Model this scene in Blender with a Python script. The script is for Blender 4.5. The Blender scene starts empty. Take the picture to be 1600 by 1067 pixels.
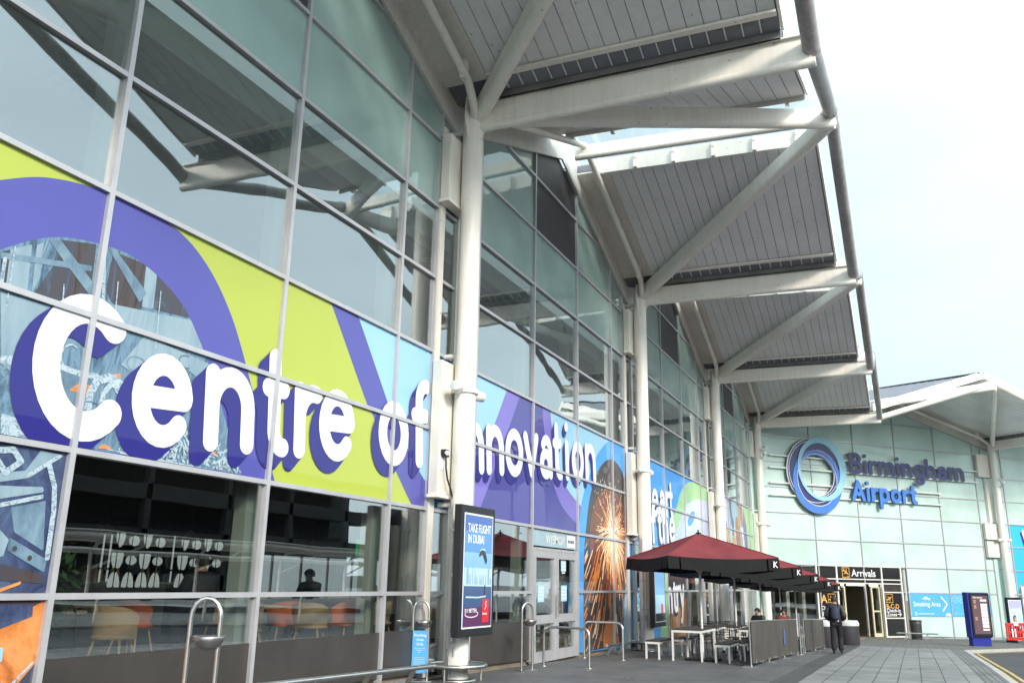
import bpy, bmesh, math, random
import numpy as np
from mathutils import Vector, Matrix
R = math.radians
random.seed(7)
rng = np.random.default_rng(7)
scene = bpy.context.scene
COL = scene.collection

# ------------------------------------------------------------------ camera
CAM = Vector((7.1304, -1.8239, 1.598))
YAW, PITCH, ROLL = 0.422, 0.2703, 0.0174
fwd = Vector((-math.sin(YAW)*math.cos(PITCH), math.cos(YAW)*math.cos(PITCH), math.sin(PITCH)))
r0 = Vector((math.cos(YAW), math.sin(YAW), 0)); u0 = r0.cross(fwd)
rgt = r0*math.cos(ROLL) + u0*math.sin(ROLL); upv = -r0*math.sin(ROLL) + u0*math.cos(ROLL)
cd = bpy.data.cameras.new('camera'); cam = bpy.data.objects.new('camera', cd); COL.objects.link(cam)
cam.matrix_world = Matrix(((rgt.x, upv.x, -fwd.x, CAM.x), (rgt.y, upv.y, -fwd.y, CAM.y), (rgt.z, upv.z, -fwd.z, CAM.z), (0, 0, 0, 1)))
cd.sensor_width = 36; cd.lens = 1354.66/1600*36; cd.clip_start = .1; cd.clip_end = 2000
scene.camera = cam

# ------------------------------------------------------------------ world, sun, exposure
TOSUN = Vector((.72, -.58, .47)).normalized()
EL = math.asin(TOSUN.z); AZ = math.atan2(TOSUN.x, TOSUN.y)
w = bpy.data.worlds.new('World'); scene.world = w; w.use_nodes = True
nt = w.node_tree; nt.nodes.clear()
wo = nt.nodes.new('ShaderNodeOutputWorld'); bg = nt.nodes.new('ShaderNodeBackground')
sky = nt.nodes.new('ShaderNodeTexSky'); sky.sky_type = 'NISHITA'; sky.sun_disc = False
sky.sun_elevation = EL; sky.sun_rotation = AZ; sky.dust_density = 3.0; sky.air_density = 1.0; sky.ozone_density = 1.5
tc = nt.nodes.new('ShaderNodeTexCoord'); mp = nt.nodes.new('ShaderNodeMapping'); mp.inputs['Scale'].default_value = (1.2, 1.2, 3.2)
nz = nt.nodes.new('ShaderNodeTexNoise'); nz.inputs['Scale'].default_value = 1.6; nz.inputs['Detail'].default_value = 6; nz.inputs['Roughness'].default_value = .55
rmp = nt.nodes.new('ShaderNodeMapRange'); rmp.inputs[1].default_value = .3; rmp.inputs[2].default_value = .7; rmp.inputs[3].default_value = .7; rmp.inputs[4].default_value = .95
mx = nt.nodes.new('ShaderNodeMixRGB'); mx.inputs['Color2'].default_value = (7.15, 8.6, 9.15, 1)     # thin bright cloud veil
nt.links.new(tc.outputs['Generated'], mp.inputs['Vector']); nt.links.new(mp.outputs[0], nz.inputs['Vector'])
nt.links.new(nz.outputs['Fac'], rmp.inputs[0]); nt.links.new(rmp.outputs[0], mx.inputs['Fac'])
nt.links.new(sky.outputs[0], mx.inputs['Color1'])
dt = nt.nodes.new('ShaderNodeVectorMath'); dt.operation = 'DOT_PRODUCT'; dt.inputs[1].default_value = TOSUN           # veil is brighter round the sun
nt.links.new(tc.outputs['Generated'], dt.inputs[0])
gr = nt.nodes.new('ShaderNodeMapRange'); gr.inputs[1].default_value = -.75; gr.inputs[2].default_value = .8; gr.inputs[3].default_value = .38; gr.inputs[4].default_value = 1.5
nt.links.new(dt.outputs['Value'], gr.inputs[0])
ms = nt.nodes.new('ShaderNodeMixRGB'); ms.blend_type = 'MULTIPLY'; ms.inputs['Fac'].default_value = 1
nt.links.new(mx.outputs[0], ms.inputs['Color1']); nt.links.new(gr.outputs[0], ms.inputs['Color2']); nt.links.new(ms.outputs[0], bg.inputs['Color'])
bg.inputs['Strength'].default_value = .135
nt.links.new(bg.outputs[0], wo.inputs['Surface'])
sd = bpy.data.lights.new('sun', 'SUN'); sd.energy = 2.0; sd.angle = R(9); sd.color = (1, .93, .82)
so = bpy.data.objects.new('sun', sd); COL.objects.link(so); so.rotation_euler = TOSUN.to_track_quat('Z', 'Y').to_euler(); so.location = (30, -30, 40)
scene.view_settings.view_transform = 'Standard'; scene.view_settings.look = 'None'
scene.view_settings.exposure = .72; scene.view_settings.gamma = 1
scene.render.engine = 'CYCLES'
scene.cycles.max_bounces = 10; scene.cycles.transparent_max_bounces = 24; scene.cycles.caustics_reflective = False; scene.cycles.caustics_refractive = False
scene.cycles.use_denoising = True

# ------------------------------------------------------------------ materials
def nmat(name):
    m = bpy.data.materials.new(name); m.use_nodes = True
    return m, m.node_tree, m.node_tree.nodes['Principled BSDF']
def pmat(name, col, rough=.5, metal=0., var=.12, scale=2.5, bump=0., bscale=40., stretch=(1, 1, 1), spec=.5, coat=0.):
    m, t, b = nmat(name)
    b.inputs['Roughness'].default_value = rough; b.inputs['Metallic'].default_value = metal
    b.inputs['Specular IOR Level'].default_value = spec
    b.inputs['Coat Weight'].default_value = coat
    c = t.nodes.new('ShaderNodeTexCoord'); mp = t.nodes.new('ShaderNodeMapping'); mp.inputs['Scale'].default_value = stretch
    t.links.new(c.outputs['Object'], mp.inputs['Vector'])
    n = t.nodes.new('ShaderNodeTexNoise'); n.inputs['Scale'].default_value = scale; n.inputs['Detail'].default_value = 7; n.inputs['Roughness'].default_value = .62
    t.links.new(mp.outputs[0], n.inputs['Vector'])
    rp = t.nodes.new('ShaderNodeValToRGB')
    lo = tuple(max(0, x*(1-var)) for x in col); hi = tuple(min(1, x*(1+var*.6)) for x in col)
    rp.color_ramp.elements[0].position = .3; rp.color_ramp.elements[1].position = .7
    rp.color_ramp.elements[0].color = lo+(1,); rp.color_ramp.elements[1].color = hi+(1,)
    t.links.new(n.outputs['Fac'], rp.inputs['Fac']); t.links.new(rp.outputs['Color'], b.inputs['Base Color'])
    if bump:
        n2 = t.nodes.new('ShaderNodeTexNoise'); n2.inputs['Scale'].default_value = bscale; n2.inputs['Detail'].default_value = 5
        t.links.new(c.outputs['Object'], n2.inputs['Vector'])
        bp = t.nodes.new('ShaderNodeBump'); bp.inputs['Strength'].default_value = bump; bp.inputs['Distance'].default_value = .01
        t.links.new(n2.outputs['Fac'], bp.inputs['Height']); t.links.new(bp.outputs[0], b.inputs['Normal'])
    return m
def steel_paint(name, col, streak=.25, rough=.42):
    """painted steel with rain streaks and grime specks"""
    m, t, b = nmat(name)
    b.inputs['Roughness'].default_value = rough
    c = t.nodes.new('ShaderNodeTexCoord')
    mp = t.nodes.new('ShaderNodeMapping'); mp.inputs['Scale'].default_value = (9, 9, .7); t.links.new(c.outputs['Object'], mp.inputs['Vector'])
    n = t.nodes.new('ShaderNodeTexNoise'); n.inputs['Scale'].default_value = 1; n.inputs['Detail'].default_value = 8; n.inputs['Roughness'].default_value = .7
    t.links.new(mp.outputs[0], n.inputs['Vector'])
    n2 = t.nodes.new('ShaderNodeTexNoise'); n2.inputs['Scale'].default_value = .8; n2.inputs['Detail'].default_value = 6; t.links.new(c.outputs['Object'], n2.inputs['Vector'])
    vo = t.nodes.new('ShaderNodeTexVoronoi'); vo.inputs['Scale'].default_value = 3.2; t.links.new(c.outputs['Object'], vo.inputs['Vector'])
    sk = t.nodes.new('ShaderNodeMath'); sk.operation = 'LESS_THAN'; sk.inputs[1].default_value = .07; t.links.new(vo.outputs['Distance'], sk.inputs[0])
    mul = t.nodes.new('ShaderNodeMath'); mul.operation = 'MULTIPLY'; t.links.new(n.outputs['Fac'], mul.inputs[0]); t.links.new(n2.outputs['Fac'], mul.inputs[1])
    rp = t.nodes.new('ShaderNodeValToRGB'); rp.color_ramp.elements[0].position = .13; rp.color_ramp.elements[1].position = .34
    rp.color_ramp.elements[0].color = (col[0]*(1-streak), col[1]*(1-streak*1.05), col[2]*(1-streak*1.2), 1); rp.color_ramp.elements[1].color = tuple(col)+(1,)
    t.links.new(mul.outputs[0], rp.inputs['Fac'])
    sf = t.nodes.new('ShaderNodeMath'); sf.operation = 'MULTIPLY'; sf.inputs[1].default_value = .45; t.links.new(sk.outputs[0], sf.inputs[0])
    mg = t.nodes.new('ShaderNodeMixRGB'); mg.inputs['Color2'].default_value = (.16, .12, .09, 1); t.links.new(sf.outputs[0], mg.inputs['Fac']); t.links.new(rp.outputs['Color'], mg.inputs['Color1'])   # rust and dirt specks
    t.links.new(mg.outputs[0], b.inputs['Base Color'])
    return m
def pane_normal(t, tilt):
    """each pane sits a hair out of true: constant small tilt per object"""
    oi = t.nodes.new('ShaderNodeObjectInfo'); wn = t.nodes.new('ShaderNodeTexWhiteNoise'); wn.noise_dimensions = '1D'; t.links.new(oi.outputs['Random'], wn.inputs['W'])
    sb = t.nodes.new('ShaderNodeVectorMath'); sb.operation = 'SUBTRACT'; sb.inputs[1].default_value = (.5, .5, .5); t.links.new(wn.outputs['Color'], sb.inputs[0])
    sc_ = t.nodes.new('ShaderNodeVectorMath'); sc_.operation = 'SCALE'; sc_.inputs['Scale'].default_value = tilt; t.links.new(sb.outputs[0], sc_.inputs[0])
    ge = t.nodes.new('ShaderNodeNewGeometry'); ad = t.nodes.new('ShaderNodeVectorMath'); ad.operation = 'ADD'; t.links.new(ge.outputs['Normal'], ad.inputs[0]); t.links.new(sc_.outputs[0], ad.inputs[1])
    no = t.nodes.new('ShaderNodeVectorMath'); no.operation = 'NORMALIZE'; t.links.new(ad.outputs[0], no.inputs[0])
    return no.outputs[0], oi.outputs['Random']
def glass(name, tint, r0=.22, r1=.95, wav=.0015, wscale=.7, haze=0., hcol=(.5, .55, .55)):
    """thin architectural glazing: tinted see-through plus mirror coat, slightly wavy"""
    m, t, b = nmat(name); t.nodes.remove(b)
    out = t.nodes['Material Output']
    tr = t.nodes.new('ShaderNodeBsdfTransparent'); tr.inputs['Color'].default_value = tint+(1,)
    gl = t.nodes.new('ShaderNodeBsdfGlossy'); gl.inputs['Roughness'].default_value = .0; gl.inputs['Color'].default_value = (.93, .97, 1, 1)
    lw = t.nodes.new('ShaderNodeLayerWeight'); lw.inputs['Blend'].default_value = .5
    pw = t.nodes.new('ShaderNodeMath'); pw.operation = 'POWER'; pw.inputs[1].default_value = 3.2; t.links.new(lw.outputs['Facing'], pw.inputs[0])
    mr = t.nodes.new('ShaderNodeMapRange'); mr.inputs[3].default_value = r0; mr.inputs[4].default_value = r1; t.links.new(pw.outputs[0], mr.inputs[0])
    c = t.nodes.new('ShaderNodeTexCoord'); n = t.nodes.new('ShaderNodeTexNoise'); n.inputs['Scale'].default_value = wscale; n.inputs['Detail'].default_value = 1.5
    t.links.new(c.outputs['Object'], n.inputs['Vector'])
    bp = t.nodes.new('ShaderNodeBump'); bp.inputs['Strength'].default_value = 1; bp.inputs['Distance'].default_value = wav*10
    t.links.new(n.outputs['Fac'], bp.inputs['Height']); t.links.new(bp.outputs[0], gl.inputs['Normal']); t.links.new(pane_normal(t, .018)[0], bp.inputs['Normal'])
    m1 = t.nodes.new('ShaderNodeMixShader'); t.links.new(mr.outputs[0], m1.inputs[0]); t.links.new(tr.outputs[0], m1.inputs[1]); t.links.new(gl.outputs[0], m1.inputs[2])
    last = m1
    if haze:
        df = t.nodes.new('ShaderNodeBsdfDiffuse'); df.inputs['Color'].default_value = hcol+(1,)
        m2 = t.nodes.new('ShaderNodeMixShader'); m2.inputs[0].default_value = haze
        t.links.new(m1.outputs[0], m2.inputs[1]); t.links.new(df.outputs[0], m2.inputs[2]); last = m2
    t.links.new(last.outputs[0], out.inputs['Surface'])
    return m
def panel_glass(name, col, r0=.1, r1=.8, wav=.001, var=.08, scale=.5, pvar=0.):
    """opaque back-painted glass: painted colour under a glossy sheet"""
    m, t, b = nmat(name); out = t.nodes['Material Output']
    c = t.nodes.new('ShaderNodeTexCoord'); n = t.nodes.new('ShaderNodeTexNoise'); n.inputs['Scale'].default_value = scale; n.inputs['Detail'].default_value = 4
    t.links.new(c.outputs['Object'], n.inputs['Vector'])
    rp = t.nodes.new('ShaderNodeValToRGB'); rp.color_ramp.elements[0].position = .3; rp.color_ramp.elements[1].position = .7
    rp.color_ramp.elements[0].color = tuple(x*(1-var) for x in col)+(1,); rp.color_ramp.elements[1].color = tuple(min(1, x*(1+var)) for x in col)+(1,)
    t.links.new(n.outputs['Fac'], rp.inputs['Fac']); t.links.new(rp.outputs['Color'], b.inputs['Base Color'])
    b.inputs['Roughness'].default_value = .5; b.inputs['Specular IOR Level'].default_value = .2
    gl = t.nodes.new('ShaderNodeBsdfGlossy'); gl.inputs['Roughness'].default_value = .02
    n2 = t.nodes.new('ShaderNodeTexNoise'); n2.inputs['Scale'].default_value = .7; n2.inputs['Detail'].default_value = 1.5; t.links.new(c.outputs['Object'], n2.inputs['Vector'])
    bp = t.nodes.new('ShaderNodeBump'); bp.inputs['Distance'].default_value = wav*10; t.links.new(n2.outputs['Fac'], bp.inputs['Height']); t.links.new(bp.outputs[0], gl.inputs['Normal'])
    pn, rv = pane_normal(t, .012); t.links.new(pn, bp.inputs['Normal'])
    if pvar:
        hs = t.nodes.new('ShaderNodeHueSaturation'); mv = t.nodes.new('ShaderNodeMapRange'); mv.inputs[3].default_value = 1-pvar; mv.inputs[4].default_value = 1+pvar
        t.links.new(rv, mv.inputs[0]); t.links.new(mv.outputs[0], hs.inputs['Value']); t.links.new(rp.outputs['Color'], hs.inputs['Color']); t.links.new(hs.outputs['Color'], b.inputs['Base Color'])
    lw = t.nodes.new('ShaderNodeLayerWeight'); lw.inputs['Blend'].default_value = .5
    pw = t.nodes.new('ShaderNodeMath'); pw.operation = 'POWER'; pw.inputs[1].default_value = 3.2; t.links.new(lw.outputs['Facing'], pw.inputs[0])
    mr = t.nodes.new('ShaderNodeMapRange'); mr.inputs[3].default_value = r0; mr.inputs[4].default_value = r1; t.links.new(pw.outputs[0], mr.inputs[0])
    m1 = t.nodes.new('ShaderNodeMixShader'); t.links.new(mr.outputs[0], m1.inputs[0]); t.links.new(b.outputs[0], m1.inputs[1]); t.links.new(gl.outputs[0], m1.inputs[2])
    t.links.new(m1.outputs[0], out.inputs['Surface'])
    return m
def emit(name, col, s):
    m, t, b = nmat(name); b.inputs['Base Color'].default_value = tuple(col)+(1,); b.inputs['Emission Color'].default_value = tuple(col)+(1,); b.inputs['Emission Strength'].default_value = s
    return m
def slabs(name, c1, c2, joint, sx, sy, mort=.012, var=.3, rough=.75, off=.5):
    m, t, b = nmat(name); b.inputs['Roughness'].default_value = rough
    c = t.nodes.new('ShaderNodeTexCoord'); mp = t.nodes.new('ShaderNodeMapping'); mp.inputs['Rotation'].default_value = (0, 0, R(90))
    t.links.new(c.outputs['Object'], mp.inputs['Vector'])
    br = t.nodes.new('ShaderNodeTexBrick'); br.offset = off; br.inputs['Scale'].default_value = 1
    br.inputs['Brick Width'].default_value = sy; br.inputs['Row Height'].default_value = sx; br.inputs['Mortar Size'].default_value = mort; br.inputs['Mortar Smooth'].default_value = .2
    br.inputs['Color1'].default_value = c1+(1,); br.inputs['Color2'].default_value = c2+(1,); br.inputs['Mortar'].default_value = joint+(1,)
    t.links.new(mp.outputs[0], br.inputs['Vector'])
    n = t.nodes.new('ShaderNodeTexNoise'); n.inputs['Scale'].default_value = .9; n.inputs['Detail'].default_value = 9; n.inputs['Roughness'].default_value = .68; t.links.new(c.outputs['Object'], n.inputs['Vector'])
    mr = t.nodes.new('ShaderNodeMapRange'); mr.inputs[1].default_value = .3; mr.inputs[2].default_value = .7; mr.inputs[3].default_value = 1-var; mr.inputs[4].default_value = 1+var*.5; t.links.new(n.outputs['Fac'], mr.inputs[0])
    ml = t.nodes.new('ShaderNodeMixRGB'); ml.blend_type = 'MULTIPLY'; ml.inputs['Fac'].default_value = 1; t.links.new(br.outputs['Color'], ml.inputs['Color1']); t.links.new(mr.outputs[0], ml.inputs['Color2'])
    # chewing-gum and grit specks
    vo = t.nodes.new('ShaderNodeTexVoronoi'); vo.inputs['Scale'].default_value = 4.5; t.links.new(c.outputs['Object'], vo.inputs['Vector'])
    sp = t.nodes.new('ShaderNodeMath'); sp.operation = 'LESS_THAN'; sp.inputs[1].default_value = .075; t.links.new(vo.outputs['Distance'], sp.inputs[0])
    sm = t.nodes.new('ShaderNodeMath'); sm.operation = 'MULTIPLY'; sm.inputs[1].default_value = .45; t.links.new(sp.outputs[0], sm.inputs[0])
    mg = t.nodes.new('ShaderNodeMixRGB'); mg.inputs['Color2'].default_value = (.035, .034, .034, 1); t.links.new(sm.outputs[0], mg.inputs['Fac']); t.links.new(ml.outputs[0], mg.inputs['Color1'])
    t.links.new(mg.outputs[0], b.inputs['Base Color'])
    n2 = t.nodes.new('ShaderNodeTexNoise'); n2.inputs['Scale'].default_value = 60; n2.inputs['Detail'].default_value = 5; t.links.new(c.outputs['Object'], n2.inputs['Vector'])
    ad = t.nodes.new('ShaderNodeMath'); ad.operation = 'MULTIPLY_ADD'; ad.inputs[1].default_value = -1.2; t.links.new(br.outputs['Fac'], ad.inputs[0]); t.links.new(n2.outputs['Fac'], ad.inputs[2])
    bp = t.nodes.new('ShaderNodeBump'); bp.inputs['Strength'].default_value = .5; bp.inputs['Distance'].default_value = .006; t.links.new(ad.outputs[0], bp.inputs['Height']); t.links.new(bp.outputs[0], b.inputs['Normal'])
    return m
M = {}
M['white'] = steel_paint('white_steel', (.88, .84, .775), .13)
M['whitebox'] = steel_paint('cream_panel', (.74, .71, .65), .15)
M['column'] = steel_paint('column_paint', (.82, .79, .75), .16)
M['soffit'] = steel_paint('soffit_board', (.80, .795, .80), .11, .5)
M['soffit_smooth'] = steel_paint('soffit_plain', (.72, .69, .65), .18, .5)
M['tube'] = steel_paint('edge_tube', (.38, .36, .37), .4)
M['roof'] = pmat('roof_metal', (.20, .21, .24), .45, .3, .15, 1.2)
M['alu'] = pmat('mullion_metal', (.52, .51, .53), .42, .35, .1, 3)
M['clear'] = glass('clear_glazing', (.66, .71, .69), .20, .9, .0004, .7, .05, (.42, .48, .48))
M['lowclear'] = glass('cafe_glazing', (.87, .89, .87), .21, .9, .0003)
M['sky_light'] = glass('skylight_glazing', (.93, .96, .97), .06, .5)
M['green'] = panel_glass('green_panel', (.30, .43, .405), .10, .75, .0004, .14, .8, .08)
M['greenB'] = panel_glass('pale_green_panel', (.50, .655, .61), .025, .25, .0003, .10, .6, .05)
M['spandrel'] = pmat('dark_film', (.055, .048, .045), .32, 0, .25, 1.5)
M['black'] = pmat('black_paint', (.012, .012, .014), .4, 0, .3)
M['louvre'] = pmat('louvre', (.045, .042, .045), .5, 0, .2)
M['stainless'] = pmat('stainless', (.62, .60, .57), .28, 1, .15, 6)
M['parasol'] = pmat('parasol_cloth', (.20, .030, .037), .9, 0, .28, 1.6, .5, 9)
M['valance'] = pmat('valance_cloth', (.006, .006, .007), .95, 0, .3, 3, .2, 90)
M['barrier'] = pmat('barrier_canvas', (.062, .053, .044), .75, 0, .4, 1.1, .3, 25, (1, 1, .5))
M['timber'] = pmat('dark_timber', (.055, .042, .035), .5, 0, .35, 6)
M['legwhite'] = pmat('white_frame', (.72, .70, .67), .45, 0, .12)
M['concrete'] = pmat('concrete_trim', (.42, .41, .39), .8, 0, .2, 2, .2, 60)
M['navy_text'] = pmat('navy_face', (.032, .040, .17), .35, 0, .1)
M['blue_text'] = pmat('blue_face', (.06, .20, .62), .35, 0, .08)
M['paleblue'] = pmat('pale_blue_face', (.30, .58, .74), .35, 0, .08)
M['sign_white'] = pmat('white_print', (.80, .80, .82), .45, 0, .03)

# ------------------------------------------------------------------ geometry helpers
class MB:
    def __init__(s): s.v = []; s.f = []; s.sm = []; s.mi = []; s.cur = 0
    def add(s, vs, fs, smooth=False):
        o = len(s.v); s.v += [tuple(v) for v in vs]
        for f in fs: s.f.append([o+i for i in f]); s.sm.append(smooth); s.mi.append(s.cur)
    def box(s, c, d, rz=0.):
        cx, cy, cz = c; hx, hy, hz = d[0]/2, d[1]/2, d[2]/2; ca, sa = math.cos(rz), math.sin(rz)
        vs = [(cx+x*ca-y*sa, cy+x*sa+y*ca, cz+z) for z in (-hz, hz) for x, y in ((-hx, -hy), (hx, -hy), (hx, hy), (-hx, hy))]
        s.add(vs, [(3, 2, 1, 0), (4, 5, 6, 7), (0, 1, 5, 4), (1, 2, 6, 5), (2, 3, 7, 6), (3, 0, 4, 7)])
        return s
    def beam(s, a, b, wd, h, up=(0, 0, 1)):
        a, b, up = Vector(a), Vector(b), Vector(up); d = (b-a).normalized(); x = d.cross(up).normalized(); y = x.cross(d).normalized()
        vs = [p+x*i*wd/2+y*j*h/2 for p in (a, b) for i, j in ((-1, -1), (1, -1), (1, 1), (-1, 1))]
        s.add(vs, [(0, 1, 2, 3), (7, 6, 5, 4), (4, 5, 1, 0), (5, 6, 2, 1), (6, 7, 3, 2), (7, 4, 0, 3)])
        return s
    def tube(s, pts, r, n=12, caps=True):
        pts = [Vector(p) for p in pts]; rs = r if isinstance(r, (list, tuple)) else [r]*len(pts); rings = []; ref = None
        for i, p in enumerate(pts):
            d = ((pts[min(i+1, len(pts)-1)]-pts[max(i-1, 0)])).normalized()
            if ref is None: ref = d.orthogonal().normalized()
            else: ref = (ref-d*ref.dot(d)).normalized()
            y = d.cross(ref)
            k = 1.
            if 0 < i < len(pts)-1:
                c = (pts[i]-pts[i-1]).normalized().dot((pts[i+1]-pts[i]).normalized()); k = 1/max(.5, math.sqrt(max(0, (1+c)/2)))
            rings.append([p+(ref*math.cos(t)+y*math.sin(t))*rs[i]*(1 if i in (0, len(pts)-1) else (1+k)/2) for t in [2*math.pi*j/n for j in range(n)]])
        vs = [v for g in rings for v in g]; fs = []
        for i in range(len(rings)-1):
            for j in range(n): fs.append((i*n+j, i*n+(j+1) % n, (i+1)*n+(j+1) % n, (i+1)*n+j))
        s.add(vs, fs, True)
        if caps: s.add(rings[0], [tuple(reversed(range(n)))]); s.add(rings[-1], [tuple(range(n))])
        return s
    def lathe(s, c, prof, n=24, smooth=True, caps=True):
        vs = [(c[0]+r*math.cos(2*math.pi*j/n), c[1]+r*math.sin(2*math.pi*j/n), c[2]+z) for r, z in prof for j in range(n)]
        fs = [(i*n+j, i*n+(j+1) % n, (i+1)*n+(j+1) % n, (i+1)*n+j) for i in range(len(prof)-1) for j in range(n)]
        s.add(vs, fs, smooth)
        if caps:
            s.add(vs[:n], [tuple(reversed(range(n)))]); s.add(vs[-n:], [tuple(range(n))])
        return s
    def poly(s, pts): s.add(pts, [tuple(range(len(pts)))]); return s
    def slab(s, pts, off):
        """closed plate: polygon pts extruded by vector off"""
        n = len(pts); off = Vector(off); a = [Vector(p) for p in pts]; b = [p+off for p in a]
        s.add(a+b, [tuple(reversed(range(n))), tuple(range(n, 2*n))]+[(i, (i+1) % n, n+(i+1) % n, n+i) for i in range(n)])
        return s
    def build(s, name, mats, parent=None, world=True, bevel=0.):
        me = bpy.data.meshes.new(name)
        off = Vector(parent_world(parent)) if (parent is not None and world) else Vector((0, 0, 0))
        me.from_pydata([tuple(Vector(v)-off) for v in s.v], [], s.f)
        if not isinstance(mats, (list, tuple)): mats = [mats]
        for m in mats: me.materials.append(m)
        me.polygons.foreach_set('use_smooth', s.sm); me.polygons.foreach_set('material_index', s.mi)
        me.update()
        if bevel:
            bm = bmesh.new(); bm.from_mesh(me); bmesh.ops.remove_doubles(bm, verts=bm.verts, dist=1e-5)
            bmesh.ops.bevel(bm, geom=[e for e in bm.edges if len(e.link_faces) == 2 and e.calc_face_angle(0) > .6], offset=bevel, segments=2, affect='EDGES', profile=.5)
            bm.to_mesh(me); bm.free()
        o = bpy.data.objects.new(name, me); COL.objects.link(o)
        if parent is not None: o.parent = parent
        return o
def parent_world(p):
    v = Vector(p.location)
    while p.parent is not None: p = p.parent; v = v+Vector(p.location)
    return v
def tag(o, label=None, cat=None, group=None, kind=None):
    if label: o['label'] = label
    if cat: o['category'] = cat
    if group: o['group'] = group
    if kind: o['kind'] = kind
    return o
def thing(name, label, cat, loc=(0, 0, 0), rz=0., group=None):
    o = bpy.data.objects.new(name, None); COL.objects.link(o); o.location = loc; o.rotation_euler = (0, 0, rz); o.empty_display_size = .2
    return tag(o, label, cat, group)
def dup(root, loc, rz, label=None, group=None):
    def rec(o, par):
        c = o.copy(); COL.objects.link(c)
        if par is not None: c.parent = par
        for ch in list(o.children): rec(ch, c)
        return c
    r = rec(root, None); r.location = loc; r.rotation_euler = (0, 0, rz)
    return tag(r, label, None, group)
def gz(y): return -.0201*(y-12) if y < 24 else -.2412-.0277*(min(y, 64)-24)

# 2-D shapes from distance fields -> one flat clean mesh (u,v faces) -----------------------------
def field_faces(D, u0, v0, h):
    """marching squares on D<0 ; D[iy,ix]; returns verts (u,v), faces"""
    ny, nx = D.shape; ins = D < 0
    a, b, c, d = ins[:-1, :-1], ins[:-1, 1:], ins[1:, 1:], ins[1:, :-1]
    full = a & b & c & d; part = (a | b | c | d) & ~full
    V = []; F = []
    for iy in range(ny-1):
        row = full[iy]
        if row.any():
            e = np.flatnonzero(np.diff(np.concatenate(([0], row.astype(np.int8), [0]))))
            for s, t in zip(e[::2], e[1::2]):
                o = len(V); V += [(u0+s*h, v0+iy*h), (u0+t*h, v0+iy*h), (u0+t*h, v0+(iy+1)*h), (u0+s*h, v0+(iy+1)*h)]; F.append([o, o+1, o+2, o+3])
    for iy, ix in zip(*np.nonzero(part)):
        cs = ((ix, iy), (ix+1, iy), (ix+1, iy+1), (ix, iy+1)); ds = [D[q[1], q[0]] for q in cs]; poly = []
        for k in range(4):
            p, q = cs[k], cs[(k+1) % 4]; dp, dq = ds[k], ds[(k+1) % 4]
            if dp < 0: poly.append((u0+p[0]*h, v0+p[1]*h))
            if (dp < 0) != (dq < 0):
                t = dp/(dp-dq); poly.append((u0+(p[0]+(q[0]-p[0])*t)*h, v0+(p[1]+(q[1]-p[1])*t)*h))
        if len(poly) >= 3: o = len(V); V += poly; F.append(list(range(o, o+len(poly))))
    return V, F
class Field:
    def __init__(s, u0, u1, v0, v1, h):
        s.u0, s.v0, s.h = u0, v0, h; s.u = np.arange(u0, u1+h*.5, h); s.v = np.arange(v0, v1+h*.5, h)
        s.U, s.V = np.meshgrid(s.u, s.v); s.D = np.full(s.U.shape, 9.)
    def stroke(s, pts, r):
        pts = np.asarray(pts, float)
        for p, q in zip(pts[:-1], pts[1:]):
            lo = np.minimum(p, q)-r-.06; hi = np.maximum(p, q)+r+.06
            i0, i1 = np.searchsorted(s.u, (lo[0], hi[0])); j0, j1 = np.searchsorted(s.v, (lo[1], hi[1]))
            if i1 <= i0 or j1 <= j0: continue
            U, V = s.U[j0:j1, i0:i1], s.V[j0:j1, i0:i1]; d = q-p; L = max(1e-9, d@d)
            t = np.clip(((U-p[0])*d[0]+(V-p[1])*d[1])/L, 0, 1)
            s.D[j0:j1, i0:i1] = np.minimum(s.D[j0:j1, i0:i1], np.hypot(U-p[0]-t*d[0], V-p[1]-t*d[1])-r)
        return s
    def fn(s, f): s.D = np.minimum(s.D, f(s.U, s.V)); return s
    def cut(s, f): s.D = np.maximum(s.D, f(s.U, s.V)); return s
    def sweep(s, dx, dy, n):
        """union of the shape shifted from 0 to (dx,dy)"""
        D = s.D.copy()
        for k in range(1, n+1):
            a, b = int(round(dx*k/n/s.h)), int(round(dy*k/n/s.h)); T = np.full_like(D, 9.)
            ys, yd = (slice(0, D.shape[0]-b), slice(b, None)) if b >= 0 else (slice(-b, None), slice(0, D.shape[0]+b))
            xs, xd = (slice(0, D.shape[1]-a), slice(a, None)) if a >= 0 else (slice(-a, None), slice(0, D.shape[1]+a))
            T[yd, xd] = s.D[ys, xs]; D = np.minimum(D, T)
        s.D = D; return s
    def faces(s): return field_faces(s.D, s.u0, s.v0, s.h)
def ell(cu, cv, ru, rv, ang=0.):
    ca, sa = math.cos(ang), math.sin(ang)
    return lambda U, V: (np.hypot(((U-cu)*ca+(V-cv)*sa)/ru, (-(U-cu)*sa+(V-cv)*ca)/rv)-1)*min(ru, rv)
def rect(a, b, c, d): return lambda U, V: np.maximum(np.maximum(a-U, U-b), np.maximum(c-V, V-d))
def polyf(pts):
    """signed field of a simple polygon"""
    P = np.asarray(pts, float)
    def f(U, V):
        D = np.full(U.shape, 9.); W = np.zeros(U.shape, bool)
        for p, q in zip(P, np.roll(P, -1, 0)):
            d = q-p; t = np.clip(((U-p[0])*d[0]+(V-p[1])*d[1])/max(1e-9, d@d), 0, 1)
            D = np.minimum(D, np.hypot(U-p[0]-t*d[0], V-p[1]-t*d[1]))
            c = (p[1] > V) != (q[1] > V)
            with np.errstate(divide='ignore', invalid='ignore'): xi = (q[0]-p[0])*(V-p[1])/(q[1]-p[1])+p[0]
            W ^= c & (U < xi)
        return np.where(W, -D, D)
    return f
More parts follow.
